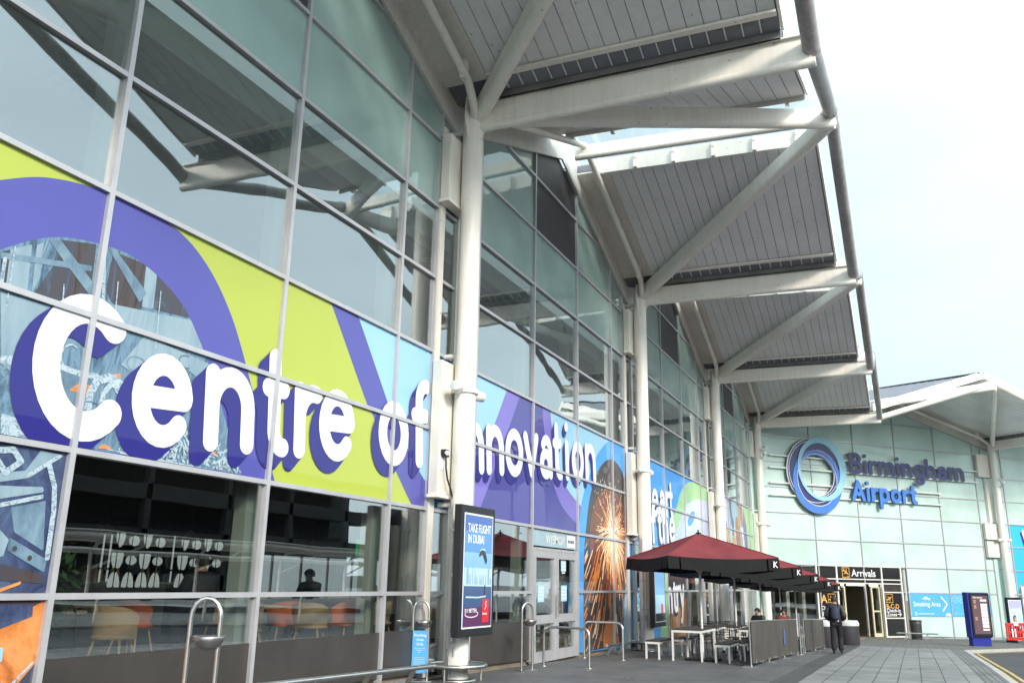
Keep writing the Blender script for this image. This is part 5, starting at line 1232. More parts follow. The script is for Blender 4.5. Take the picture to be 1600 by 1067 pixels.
def mk_chair():
    t = thing('terrace_chair', 'x', 'chair', (0, 0, 0), 0, 'thin dark chairs on the terrace')
    mb = MB(); mb.box((0, 0, .45), (.42, .42, .02)); mb.build('seat', M['timber'], t, False)
    for sx in (-1, 1):
        MB().tube([(sx*.2, .2, 0), (sx*.2, .19, .46)], .011, 8).build('leg', M['black'], t, False)
        MB().tube([(sx*.2, -.22, 0), (sx*.2, -.19, .46), (sx*.2, -.25, .86)], .011, 8).build('leg', M['black'], t, False)
    mb = MB()
    for z in (.62, .70, .78, .86): mb.tube([(-.2, -.19-.06*(z-.46)/.4, z), (.2, -.19-.06*(z-.46)/.4, z)], .008, 6)
    for i in range(6): x = -.15+.06*i; mb.tube([(x, -.21, .62), (x, -.25, .86)], .005, 6)
    mb.build('backrest', M['black'], t, False)
    return t
ch = mk_chair()
K_ = [(2.5, 22.4, 200, 'thin dark metal chair between the nearest table and its parasol pole'), (3.35, 21.9, 170, 'thin dark metal chair beside the barrier end'), (1.6, 22.6, 150, 'thin dark metal chair near the wall behind the nearest bench'), (2.9, 24.6, 10, 'thin dark metal chair beyond the second white table'), (1.5, 27.2, 30, 'thin dark metal chair behind the second parasol pole'), (2.75, 23.6, 95, 'thin dark metal chair left of the second white table'), (3.4, 25.2, 185, 'thin dark metal chair with its back to the long barrier middle'), (2.45, 24.2, 200, 'thin dark metal chair before the second parasol pole'), (2.75, 27.0, 15, 'thin dark metal chair right of the second parasol pole'), (2.1, 22.0, 20, 'thin dark metal chair facing the far end of the nearest table'), (3.0, 22.9, 250, 'thin dark metal chair squeezed between two white tables by the barrier'), (1.55, 24.2, 80, 'thin dark metal chair at the wall side of the middle white table'), (3.55, 27.6, 200, 'thin dark metal chair near the gap between the barriers')]
for i, (x, y, a, lab) in enumerate(K_):
    o = ch if i == 0 else dup(ch, (x, y, gz(y)), R(a), lab)
    o.location = (x, y, gz(y)); o.rotation_euler = (0, 0, R(a)); tag(o, lab)
def mk_barrier(L_, lab, y0, x0, x1, logo=None):
    t = thing('terrace_barrier', lab, 'barrier', ((x0+x1)/2, y0+L_/2, gz(y0)), 0, 'canvas barriers round the terrace')
    d = Vector((x1-x0, L_, 0)).normalized(); n = Vector((d.y, -d.x, 0)); LL = math.hypot(x1-x0, L_)
    P_ = lambda s, z, o: Vector((x0, y0, 0))+d*s+n*o+Vector((0, 0, z+gz(y0+s*d.y)))
    mb = MB(); N = 24; vs = []
    for i in range(N+1):
        s = .04+(LL-.08)*i/N; b = .012*math.sin(i*1.1)
        vs += [P_(s, .07+.01*math.sin(i*2.1), .0+b*.3), P_(s, .5, .006+b), P_(s, .96, .0)]
    off = len(vs); vs2 = vs+[v-n*.012 for v in vs]; fs = []
    for i in range(N):
        for k in range(2): a = i*3+k; fs += [(a, a+3, a+4, a+1), (off+a, off+a+1, off+a+4, off+a+3)]
    for i in range(N): fs += [(i*3+2, i*3+5, off+i*3+5, off+i*3+2), (i*3, off+i*3, off+i*3+3, i*3+3)]
    mb.add(vs2, fs); c = mb.build('canvas', M['barrier'], t)
    mb = MB()
    k = max(2, round(LL/2.1)); 
    for i in range(k+1): s = min(LL-.02, max(.02, LL*i/k)); mb.tube([P_(s, .01, -.03), P_(s, 1.0, -.03)], .02, 10); mb.box(P_(s, .015, -.03), (.34, .34, .02))
    mb.tube([P_(0, .98, -.006), P_(LL, .98, -.006)], .016, 8); mb.build('post', M['stainless'], t)
    mb = MB()                                                       # salt and dirt scuffs at the hem
    rs = np.random.default_rng(int(y0)); F = Field(0, LL, 0, 1.0, .02)
    for i in range(int(LL*9)): s = rs.random()*LL; F.stroke([(s, .06), (s+.02*rs.normal(), .08+.07*rs.random()**2)], .006+.012*rs.random())
    for i in range(int(LL*1.2)): s = rs.random()*LL; v = .3+.6*rs.random(); F.stroke([(s, v), (s+.02*rs.normal(), v-.07*rs.random())], .004+.005*rs.random())
    F.cut(rect(.06, LL-.06, .075, .95)); V_, Fc = F.faces(); mb.add([P_(u, v, .024) for u, v in V_], Fc); mb.build('scuffs', M['concrete'], c)
    if logo:
        mb = MB(); F = Field(logo-.3, logo+.3, .3, .8, .012); F.fn(ell(logo, .55, .11, .2)); F.cut(lambda U, V: -ell(logo, .55, .05, .13)(U, V)); V_, Fc = F.faces(); mb.add([P_(u, v, .028) for u, v in V_], Fc); mb.build('emblem', M['blue_text'], c)
    return t
mk_barrier(6.5, 'long dark brown canvas barrier with a blue emblem beside the slab walkway', 19.2, 3.72, 3.98, 4.2)
mk_barrier(4.6, 'second dark brown canvas barrier, beyond the gap behind the walking man', 27.3, 4.02, 4.18)
gp = thing('barrier_stand', 'slim grey stand with a glass panel in the gap between the two canvas barriers', 'stand', (4.0, 26.4, gz(26.4)))
mb = MB(); mb.tube([(4.0, 26.15, gz(26)), (4.0, 26.15, .85)], .03, 12); mb.tube([(4.0, 26.75, gz(26)), (4.0, 26.75, .45)], .02, 10); mb.tube([(4.0, 26.15, .45), (4.0, 26.75, .45)], .02, 10); mb.tube([(4.0, 26.15, -.1), (4.0, 26.75, -.1)], .015, 10); mb.build('post', M['stainless'], gp)
MB().box((4.0, 26.45, .18), (.012, .52, .5)).build('glass_panel', M['sky_light'], gp)
# smoking bollards: steel hoop with an ash bowl
M['bowl'] = pmat('ash_bowl', (.36, .34, .33), .3, .9, .2, 4)
def mk_bollard(name, lab, loc, rz, sign=False):
    t = thing('ash_stand', lab, 'ash stand', loc, rz, 'stainless ash stands along the front')
    mb = MB(); w_, h_ = .13, 1.15; mb.tube([(-w_, 0, 0), (-w_, 0, h_-.05)]+[(w_*math.cos(R(a)), 0, h_-.05+w_*1.25*math.sin(R(a))) for a in (160, 135, 112, 90, 68, 45, 20)]+[(w_, 0, h_-.05), (w_, 0, 0)], .021, 14)
    mb.build('hoop', M['stainless'], t, False)
    mb = MB(); mb.lathe((.05, -.02, h_-.21), [(.012, -.12), (.06, -.112), (.10, -.085), (.128, -.04), (.138, .0), (.132, .004), (.12, -.01), (.05, -.03), (.0005, -.03)], 28, True, False); mb.build('bowl', M['bowl'], t, False)
    mb = MB(); mb.box((0, .0, .01), (.44, .2, .02)); mb.build('base_plate', M['stainless'], t, False)
    if sign:
        mb = MB(); mb.box((0, -.035, .46), (.25, .012, .66)); s = mb.build('sign_board', M['panel_blue'], t, False)
        mb = MB()
        for tx, sz, z in (('Smoking', .060, .70), ('Area', .060, .63), ('Only', .060, .56), ('You may not smoke', .022, .505), ('outside this', .022, .475), ('area', .022, .445)): mb.add(*text_mesh(tx, sz, (0, -.043, z), (1, 0, 0), (0, 0, 1), .012, 'CENTER'))
        for k in range(6): z = .37-.028*k; mb.poly([(-.09, -.043, z), (.09, -.043, z), (.09, -.043, z+.004), (-.09, -.043, z+.004)])
        mb.build('lettering', M['sign_white'], s, False)
    return t
mk_bollard('', 'stainless ash stand nearest the camera, before the dark cafe windows', (1.34, 4.5, gz(4.5)), R(28))
mk_bollard('', 'stainless ash stand carrying the blue Smoking Area Only board', (-.62, 11.38, gz(11.4)), R(20), True)
bpy.data.objects['ash_stand.001'].location.x = -.10 if False else -.36
mk_bollard('', 'stainless ash stand without a board, right of the advert screen', (.17, 14.65, gz(14.65)), R(60))
# cycle hoops
def mk_hoop(lab, a, b, h_):
    a, b = Vector(a), Vector(b); d = (b-a).normalized(); t = thing('cycle_hoop', lab, 'cycle stand', (a+b)/2, 0, 'steel hoops by the cafe door'); U = Vector((0, 0, 1)); r_ = .14
    pts = [a-U*.02, a+U*(h_-r_)]+[a+U*(h_-r_)+d*r_*(1-math.cos(R(q)))+U*r_*math.sin(R(q)) for q in (25, 50, 75)]+[a+U*h_+d*r_]+[b+U*h_-d*r_]+[b+U*(h_-r_)-d*r_*(1-math.cos(R(q)))+U*r_*math.sin(R(q)) for q in (75, 50, 25)]+[b+U*(h_-r_), b-U*.02]
    MB().tube(pts, .027, 16).build('hoop', M['stainless'], t)
    mb = MB()
    for p in (a, b): mb.lathe(p, [(.06, 0), (.06, .008), (.03, .012)], 16)
    mb.build('floor_flange', M['stainless'], t); return t
mk_hoop('nearer steel cycle hoop in front of the cafe door', (-.06, 16.1, gz(16.1)), (.94, 16.12, gz(16.1)), .78)
mk_hoop('farther steel cycle hoop before the sparks picture', (-.32, 19.4, gz(19.4)), (.71, 19.25, gz(19.3)), .84)
# low guard rails along the glass, ring guards round the columns
def mk_rail(lab, pts, h_):
    t = thing('guard_rail', lab, 'rail', (pts[0][0], pts[0][1], gz(pts[0][1]))); P_ = [Vector((x, y, gz(y)+h_)) for x, y in pts]
    MB().tube(P_, .038, 14).build('rail', M['stainless'], t)
    mb = MB(); n = 0
    for p, q in zip(P_[:-1], P_[1:]):
        k = max(1, round((q-p).length/1.25))
        for i in range(k): c = p.lerp(q, (i+.5)/k); mb.beam(c+Vector((0, 0, -.02)), c+Vector((-.14, 0, -h_)), .02, .07, (1, 0, 0))
    mb.build('bracket', M['stainless'], t); return t
mk_rail('low stainless guard rail along the cafe windows', [(.02, 1.0), (.02, 11.2)], .27)
mk_rail('short low guard rail before the sparks picture', [(.0, 20.2), (.0, 22.1)], .27)
mk_rail('low guard rail beside the bin under the entrance direction sign', [(6.2, 50.5), (8.2, 52.7)], .32)
def mk_ring(lab, x, y):
    t = thing('column_guard', lab, 'guard ring', (x, y, gz(y)), 0, 'ring guards round the columns'); g = gz(y)
    MB().tube([(x+.50*math.cos(R(a)), y+.50*math.sin(R(a)), g+.24) for a in range(0, 361, 12)], .034, 10, False).build('ring', M['stainless'], t)
    mb = MB(); mb.lathe((x, y, g+.238), [(.205, 0), (.49, 0), (.49, .012), (.205, .012)], 30, False, False); mb.build('plate', M['stainless'], t)
    mb = MB()
    for a in (30, 150, 270): mb.tube([(x+.42*math.cos(R(a)), y+.42*math.sin(R(a)), g), (x+.42*math.cos(R(a)), y+.42*math.sin(R(a)), g+.23)], .02, 8)
    mb.build('leg', M['stainless'], t)
mk_ring('stainless ring guard round the foot of the column with the advert screen', 0, 12); mk_ring('stainless ring guard round the column by the terrace benches', 0, 24)
# litter bins
M['bin'] = pmat('bin_body', (.045, .042, .05), .45, 0, .2); M['binlid'] = pmat('bin_lid', (.55, .54, .54), .45, 0, .1)
def mk_bin(lab, x, y, r_, h_):
    t = thing('litter_bin', lab, 'bin', (x, y, gz(y))); g = Vector((x, y, gz(y)))
    MB().lathe(g, [(r_*.92, 0), (r_, .05), (r_, h_*.78)], 28).build('body', M['bin'], t)
    MB().lathe(g, [(r_*1.04, h_*.782), (r_*1.04, h_*.9), (r_*.9, h_), (r_*.55, h_), (r_*.5, h_*.9)], 28).build('lid', M['binlid'], t)
mk_bin('round dark bin with pale rim, left of the walking man', 4.15, 33.0, .42, .95); mk_bin('round dark bin with pale rim, half hidden behind the walking man', 4.62, 37.5, .42, .95)
t = thing('litter_bin', 'plain black square bin against the green glass right of the entrance', 'bin', (6.98, 52.6, gz(52.6)))
mb = MB(); mb.lathe((7.15, 52.4, gz(52.4)), [(.27, 0), (.30, .8), (.31, 1.0), (.25, 1.0), (.24, .7)], 16); mb.build('body', M['bin'], t)
MB().lathe((7.15, 52.4, gz(52.4)), [(.315, .94), (.325, .97), (.315, 1.0)], 16, True, False).build('rim', M['black'], t)
# floodlights clamped to the columns, cameras, cables
def mk_flood(lab, P, out, z):
    P = Vector(P); out = Vector(out); lat = Vector((-out.y, out.x, 0)); c = P+Vector((0, 0, z)); t = thing('floodlight', lab, 'floodlight', c, 0, 'floodlights clamped to the columns')
    MB().lathe(c, [(.203, -.05), (.245, -.045), (.245, .045), (.203, .05)], 24, False, False).build('clamp', M['column'], t)
    for s in (-1, 1):
        a = c+lat*s*.22; d = (lat*s*.95+out*.25).normalized(); mb = MB(); mb.tube([a, a+d*.1, a+d*.1, a+d*.34, a+d*.36], [.05, .05, .085, .095, .08], 18); l = mb.build('lamp_housing', M['column'], t)
        e = a+d*.361; MB().tube([e, e+d*.006], .075, 18).build('lens', M['sky_light'], l)
FLL = ('lowest and largest floodlight pair, on the column with the advert screen', 'floodlight pair on the column behind the nearest parasol', 'floodlight pair on the third column along the front', 'floodlight pair on the corner column beside the oval ring sign')
for k in range(1, 5): mk_flood(FLL[k-1], (0, 12*k, 0), (1, 0, 0) if k < 4 else (.85, -.5, 0), 4.95-.02*k)
p = cB(1); mk_flood('floodlight pair on the column right of the angled green front', p, nB, 4.6)
def mk_cctv(lab, P, out):
    P = Vector(P); out = Vector(out).normalized(); t = thing('security_camera', lab, 'camera', P)
    mb = MB(); mb.tube([P, P+out*.22, P+out*.30+Vector((0, 0, -.08))], .02, 8); mb.box(P+Vector((0, 0, 0)), (.1, .1, .2)); mb.build('bracket', M['column'], t)
    MB().lathe(P+out*.32+Vector((0, 0, -.22)), [(.0005, -.10), (.05, -.085), (.085, -.02), (.09, .05), (.05, .13), (.03, .15)], 16, True, False).build('dome', M['sign_white'], t)
    mb = MB(); mb.beam(P+out*.16+Vector((0, 0, .16)), P+out*.5+Vector((0, 0, .12)), .1, .1); mb.build('body', M['sign_white'], t)
    MB().tube([P+out*.1+Vector((0, 0, -.05)), P+out*.2+Vector((0, 0, -.35)), P+out*.05+Vector((0, 0, -.5)), P+Vector((0, 0, -.4))], .012, 8).build('cable', M['black'], t)
mk_cctv('white security camera cluster high on the corner column', Vector((0, 48, 8.9))+nB*.21, nB); mk_cctv('white security camera cluster on the column at the right edge', cB(1)+nB*.21+Vector((0, 0, 8.3)), nB)
t = thing('security_camera', 'small dark camera with hanging black cable on the cream box by the first column', 'camera', (-.2, 11.6, 3.75))
mb = MB(); mb.box((-.16, 11.62, 3.76), (.10, .14, .13)); mb.build('body', M['black'], t, bevel=.01); MB().tube([(-.11, 11.58, 3.76), (-.07, 11.55, 3.755)], .04, 14).build('lens', M['sign_white'], t)
MB().tube([(-.14, 11.62, 3.70), (-.12, 11.6, 3.5), (-.12, 11.66, 3.32), (-.10, 11.78, 3.12), (-.10, 11.86, 2.95), (-.06, 11.88, 2.6), (-.06, 11.88, .3)], .016, 8).build('cable', M['black'], t)
mb = MB(); mb.box((-.21, 11.60, 3.60), (.02, .2, .25)); mb.build('mount', M['sign_white'], t)
for y, lab in ((12, 'thin grey cable conduit down the column beside the advert screen'), (24, 'thin grey cable conduit down the column beside the nearest parasol')):
    t = thing('cable_conduit', lab, 'conduit', (-.05, y-.23, gz(y)))
    MB().tube([(-.03, y-.225, gz(y)), (-.03, y-.225, 2.9)], .016, 8).build('pipe', M['alu'], t)
    MB().tube([(.06, y-.225, .4), (.06, y-.225, 2.4)], .012, 8).build('pipe', M['alu'], t)
    mb = MB(); [mb.box((.0, y-.222, z), (.16, .05, .04)) for z in (.9, 1.7, 2.45)]; mb.build('clip', M['alu'], t)
    MB().tube([(.02, y-.24, .75), (.02, y-.25, .62)], .04, 10).build('junction', M['alu'], t)

# ------------------------------------------------------------------ people
M['skin'] = pmat('skin', (.42, .24, .17), .55, 0, .08); M['hair'] = pmat('dark_hair', (.03, .022, .018), .7, 0, .3, 20)
M['jacket'] = pmat('black_jacket', (.018, .018, .020), .6, 0, .45, 5, 1., 11); M['trouser'] = pmat('black_trousers', (.012, .012, .014), .85, 0, .3, 6, .3, 30)
M['pack'] = pmat('navy_pack', (.022, .026, .055), .7, 0, .4, 5, .4, 40); M['shoe'] = pmat('black_shoe', (.01, .01, .01), .4)
M['redtop'] = pmat('dark_red_top', (.16, .03, .03), .8, 0, .3, 6); M['greytop'] = pmat('grey_top', (.10, .10, .11), .8, 0, .3, 6)
def skin_mesh(name, J, E, m, parent, sub=2):
    """one continuous surface grown round connected joints: J key->(co, rx, ry)"""
    keys = list(J); me = bpy.data.meshes.new(name); me.from_pydata([J[k][0] for k in keys], [(keys.index(a), keys.index(b)) for a, b in E], [])
    o = bpy.data.objects.new(name, me); COL.objects.link(o)
    o.modifiers.new('s', 'SKIN'); sv = me.skin_vertices[0].data
    for i, k in enumerate(keys):
        j = J[k]; sv[i].radius = (j[1], j[2] if len(j) > 2 else j[1]); sv[i].use_root = (i == 0)
    s = o.modifiers.new('u', 'SUBSURF'); s.levels = sub; s.render_levels = sub
    dg = bpy.context.evaluated_depsgraph_get(); dg.update(); m2 = bpy.data.meshes.new_from_object(o.evaluated_get(dg)); m2.name = name
    o.modifiers.clear(); o.data = m2; bpy.data.meshes.remove(me); m2.materials.clear(); m2.materials.append(m)
    m2.polygons.foreach_set('use_smooth', [True]*len(m2.polygons)); o.parent = parent
    return o
def chain(*k): return [(a, b) for a, b in zip(k[:-1], k[1:])]
def person(label, loc, rz, pose, top, legs, hair, pack=False, lean=0., grp=None):
    t = thing('person', label, 'person', loc, rz, grp)
    if pose == 'walk':
        P = dict(pel=(0, 0, .92), sp=(0, .0, 1.08), ch=(0, -.01, 1.28), nb=(0, -.005, 1.42), nk=(0, .02, 1.49), hd=(0, .035, 1.575), ht=(0, .03, 1.66))
        for s, n in ((-1, 'L'), (1, 'R')):
            f = .10 if s > 0 else -.08
            P.update({'sh'+n: (s*.175, -.01, 1.37), 'el'+n: (s*.275, -.09, 1.10), 'wr'+n: (s*.19, .12, .98), 'hp'+n: (s*.09, 0, .87), 'kn'+n: (s*.10, f+.05, .48), 'an'+n: (s*.105, f-.03, .09), 'to'+n: (s*.115, f+.12, .035)})
    else:
        P = dict(pel=(0, 0, .50), sp=(0, .0, .66), ch=(0, .03, .86), nb=(0, .05, 1.0), nk=(0, .07, 1.07), hd=(0, .09, 1.15), ht=(0, .085, 1.235))
        for s, n in ((-1, 'L'), (1, 'R')):
            P.update({'sh'+n: (s*.175, .04, .96), 'el'+n: (s*.24, .12, .72), 'wr'+n: (s*.12, .32, .78), 'hp'+n: (s*.09, .04, .50), 'kn'+n: (s*.11, .44, .50), 'an'+n: (s*.11, .42, .09), 'to'+n: (s*.12, .56, .035)})
    J = dict(pel=(P['pel'], .125, .10), sp=(P['sp'], .115, .09), ch=(P['ch'], .135, .10), nb=(P['nb'], .075, .065), nk=(P['nk'], .052), hd=(P['hd'], .078, .092), ht=(P['ht'], .055, .065))
    E = chain('pel', 'sp', 'ch', 'nb', 'nk', 'hd', 'ht')
    h = Vector(P['hd']); J['ns'] = (tuple(h+Vector((0, .105, -.01))), .014); E.append(('hd', 'ns'))
    for n, s in (('L', -1), ('R', 1)):
        J.update({'sh'+n: (P['sh'+n], .055), 'el'+n: (P['el'+n], .042), 'wr'+n: (P['wr'+n], .027, .022), 'hp'+n: (P['hp'+n], .085), 'kn'+n: (P['kn'+n], .058), 'an'+n: (P['an'+n], .040), 'to'+n: (P['to'+n], .035, .028)})
        E += chain('nb', 'sh'+n, 'el'+n, 'wr'+n)+chain('pel', 'hp'+n, 'kn'+n, 'an'+n, 'to'+n)
        w_, e_ = Vector(P['wr'+n]), Vector(P['el'+n]); d = (w_-e_).normalized(); sd_ = Vector((0, 0, 1)).cross(d).normalized(); up = d.cross(sd_)
        J['pm'+n] = (tuple(w_+d*.075), .036, .016); E.append(('wr'+n, 'pm'+n))
        for q, (o_, l_) in enumerate(((-.03, .062), (-.01, .074), (.01, .070), (.03, .055))):
            a_ = w_+d*.095+sd_*o_; J[f'f{q}{n}'] = (tuple(a_+d*.03), .0085); J[f'g{q}{n}'] = (tuple(a_+d*l_-up*.022), .0075); E += [('pm'+n, f'f{q}{n}'), (f'f{q}{n}', f'g{q}{n}')]
        a_ = w_+d*.045-sd_*s*.036; J['t0'+n] = (tuple(a_+d*.02-sd_*s*.012), .0095); J['t1'+n] = (tuple(a_+d*.055-up*.01-sd_*s*.014), .0085); E += [('wr'+n, 't0'+n), ('t0'+n, 't1'+n)]
    skin_mesh('body', J, E, M['skin'], t, 1)
    for s in (-1, 1): MB().lathe(tuple(h+Vector((s*.082, 0, -.03))), [(.001, 0), (.014, .012), (.016, .035), (.001, .058)], 8, True, False).build('ear', M['skin'], t, False)
    mb = MB()
    for s in (-1, 1): mb.lathe(tuple(h+Vector((s*.032, .086, .0))), [(.001, 0), (.012, .006), (.001, .012)], 8, True, False)
    mb.box(tuple(h+Vector((0, .088, -.058))), (.045, .008, .008)); mb.build('face_detail', M['hair'], t, False)
    # hair cap
    mb = MB(); vs = []; n1, n2 = 9, 18
    for i in range(n1):
        th = math.pi*.62*i/(n1-1)
        for j in range(n2):
            ph = 2*math.pi*j/n2; fr = max(0, math.sin(ph)); th2 = th*(1-.42*fr)
            vs.append(tuple(h+Vector((.100*math.sin(th2)*math.cos(ph), -.012+.114*math.sin(th2)*math.sin(ph), .022+.108*math.cos(th2)))))
    mb.add(vs, [(i*n2+j, (i+1)*n2+j, (i+1)*n2+(j+1) % n2, i*n2+(j+1) % n2) for i in range(n1-1) for j in range(n2)], True); mb.build('hair', hair, t, False)
    # jacket: torso and sleeves as one garment
    K = dict(a=(P['pel'] if pose != 'walk' else (0, -.01, .80), .195, .15), b=(P['sp'], .195, .15), c=(P['ch'], .20, .15), d=(P['nb'], .12, .10), e=(tuple((Vector(P['nb'])+Vector(P['nk']))/2), .082, .08)); E2 = chain('a', 'b', 'c', 'd', 'e')
    for n in 'LR':
        K.update({'s'+n: (P['sh'+n], .095), 'm'+n: (tuple((Vector(P['sh'+n])+Vector(P['el'+n]))/2), .092), 'e'+n: (P['el'+n], .088), 'w'+n: (tuple(Vector(P['wr'+n])*.9+Vector(P['el'+n])*.1), .066)}); E2 += chain('d', 's'+n, 'm'+n, 'e'+n, 'w'+n)
    skin_mesh('jacket', K, E2, top, t, 2)
    K = dict(a=((P['pel'][0], P['pel'][1], P['pel'][2]+.02), .135, .11)); E2 = []
    for n in 'LR':
        K.update({'h'+n: (P['hp'+n], .105), 'i'+n: (tuple((Vector(P['hp'+n])+Vector(P['kn'+n]))/2), .098), 'k'+n: (P['kn'+n], .088), 'l'+n: (tuple((Vector(P['kn'+n])+Vector(P['an'+n]))/2), .086), 'z'+n: (tuple(Vector(P['an'+n])+Vector((0, 0, -.025))), .082)}); E2 += chain('a', 'h'+n, 'i'+n, 'k'+n, 'l'+n, 'z'+n)
    skin_mesh('trousers', K, E2, legs, t, 2)
    for n in 'LR':
        a_, b_ = Vector(P['an'+n]), Vector(P['to'+n]); skin_mesh('shoe', dict(a=(tuple(Vector((a_.x, a_.y-.04, .045))), .045, .05), b=(tuple((a_+b_)/2*1), .046, .045), c=(tuple(b_+Vector((0, .03, 0))), .042, .032)), chain('a', 'b', 'c'), M['shoe'], t, 2)
    if pack:
        K = dict(a=((0, -.22, .98), .13, .085), b=((0, -.24, 1.14), .15, .10), c=((0, -.225, 1.30), .14, .085), d=((0, -.19, 1.40), .10, .06)); p_ = skin_mesh('backpack', K, chain('a', 'b', 'c', 'd'), M['pack'], t, 2)
        skin_mesh('pocket', dict(a=((0, -.33, 1.0), .09, .035), b=((0, -.335, 1.12), .095, .04)), chain('a', 'b'), M['pack'], p_, 2)
        for s in (-1, 1):
            mb = MB(); mb.tube([(s*.10, -.16, 1.36), (s*.115, -.06, 1.475), (s*.12, .08, 1.42), (s*.125, .13, 1.28)], .02, 8); mb.build('strap', M['pack'], p_, False)
        mb = MB(); mb.box((.08, -.368, .97), (.03, .012, .035)); mb.build('pack_tag', M['sign_white'], p_, False)
    return t
person('person in black jacket and trousers with dark backpack walking away towards Arrivals', (4.86, 28.35, gz(28.35)), R(4), 'walk', M['jacket'], M['trouser'], M['hair'], True)
person('seated person in black with dark hair, left of the two under the parasols', (2.25, 30.2, gz(30.2)+.02), R(150), 'sit', M['jacket'], M['trouser'], M['hair'])
person('seated person with reddish dark top, right of the two under the parasols', (2.95, 30.9, gz(30.9)+.02), R(200), 'sit', M['redtop'], M['trouser'], M['hair'])
for x, y, lab in ((2.25, 30.2, 'dark stool under the left seated person'), (2.95, 30.9, 'dark stool under the right seated person')):
    t = thing('terrace_stool', lab, 'stool', (x, y, gz(y)))
    MB().box((x, y, gz(y)+.40), (.4, .4, .04)).build('seat', M['timber'], t)
    for sx in (-1, 1):
        for sy in (-1, 1): MB().box((x+sx*.17, y+sy*.17, gz(y)+.19), (.035, .035, .38)).build('leg', M['legwhite'], t)
# cafe interior seen through the glass
M['tan'] = pmat('tan_shell', (.62, .42, .22), .5, 0, .15, 4); M['wood'] = pmat('oak_leg', (.58, .40, .22), .5, 0, .2, 8); M['orange'] = pmat('orange_shell', (.70, .16, .05), .5, 0, .12, 4)
def mk_shell(col):
    t = thing('cafe_chair', 'x', 'chair', (0, 0, 0), 0, 'shell chairs inside the cafe')
    mb = MB(); vs = []; n1, n2 = 8, 14
    for i in range(n1):
        for j in range(n2):
            u = -1+2*j/(n2-1); v = i/(n1-1); a = u*1.45; hh = .44+.36*v*(1-.35*abs(u)**3); r_ = .25+.05*v
            vs.append((r_*math.sin(a), -r_*math.cos(a)*.95+.04, hh))
    o = len(vs); vs += [(x*.93, y*.93, z) for x, y, z in vs]; fs = []
    for i in range(n1-1):
        for j in range(n2-1): k = i*n2+j; fs += [(k, k+1, k+n2+1, k+n2), (o+k, o+k+n2, o+k+n2+1, o+k+1)]
    mb.add(vs, fs, True); mb.build('backrest', col, t, False)
    MB().lathe((0, .02, .43), [(.25, 0), (.26, .02), (.24, .04)], 20).build('seat', col, t, False)
    for sx in (-1, 1):
        for sy in (-1, 1): MB().tube([(sx*.15, sy*.13, .43), (sx*.23, sy*.22, 0)], [.018, .012], 8).build('leg', M['wood'], t, False)
    return t
def mk_ctable():
    t = thing('cafe_table', 'x', 'table', (0, 0, 0), 0, 'round tables inside the cafe')
    MB().lathe((0, 0, .72), [(.38, 0), (.39, .015), (.38, .03)], 28).build('top', M['wood'], t, False)
    MB().lathe((0, 0, 0), [(.25, 0), (.25, .015), (.03, .03), (.03, .72)], 20).build('pedestal', M['black'], t, False)
    return t
c1, c2, ct = mk_shell(M['tan']), mk_shell(M['orange']), mk_ctable()
tabs = [(-1.75, 5.4), (-1.7, 8.9), (-1.8, 11.9), (-3.4, 7.2), (-3.5, 10.6), (-1.7, 14.6), (-3.6, 13.9)]
tl = ('first cafe table from the left behind the glass', 'cafe table behind the middle dark window', 'cafe table behind the window by the advert screen', 'inner row cafe table on the left', 'inner row cafe table in the middle', 'cafe table left of the cafe door', 'inner row cafe table on the right')
for i, (x, y) in enumerate(tabs):
    o = ct if i == 0 else dup(ct, (x, y, .45), 0, tl[i]); o.location = (x, y, .45); tag(o, tl[i])
cs_ = [(c1, -1.35, 8.2, 160), (c1, -1.25, 9.55, 20), (c2, -1.3, 10.5, 170), (c1, -1.2, 11.35, 100), (c2, -1.9, 9.75, 60), (c1, -1.5, 6.1, 20), (c1, -1.6, 4.7, 190), (c2, -3.2, 8.0, 10), (c1, -3.2, 9.8, 200), (c1, -1.4, 13.9, 170), (c1, -1.5, 15.4, 10)]
cl_ = ('tan shell chair left of the middle cafe table', 'tan shell chair standing free by the middle mullion', 'orange shell chair right of the tan one by the mullion', 'tan shell chair turned sideways by the third window', 'orange shell chair behind the middle cafe table', 'tan shell chair right of the leftmost cafe table', 'tan shell chair left of the leftmost cafe table', 'orange shell chair in the inner row', 'tan shell chair in the inner row', 'tan shell chair nearest the back of the advert screen', 'tan shell chair nearest the cafe door')
used = set()
for (src, x, y, a), lab in zip(cs_, cl_):
    o = dup(src, (x, y, .45), R(a), lab) if src in used else src
    used.add(src); o.location = (x, y, .45); o.rotation_euler = (0, 0, R(a)); tag(o, lab)
person('seated cafe customer in dark clothes behind the middle window, seen as a silhouette', (-3.3, 12.3, .5), R(80), 'sit', M['jacket'], M['trouser'], M['hair'])
person('seated cafe customer in grey beside the interior post', (-3.4, 14.3, .5), R(260), 'sit', M['greytop'], M['trouser'], M['hair'])
person('seated cafe customer in dark cap behind the left dark window', (-1.75, 7.75, .62), R(70), 'sit', M['jacket'], M['trouser'], M['hair'])
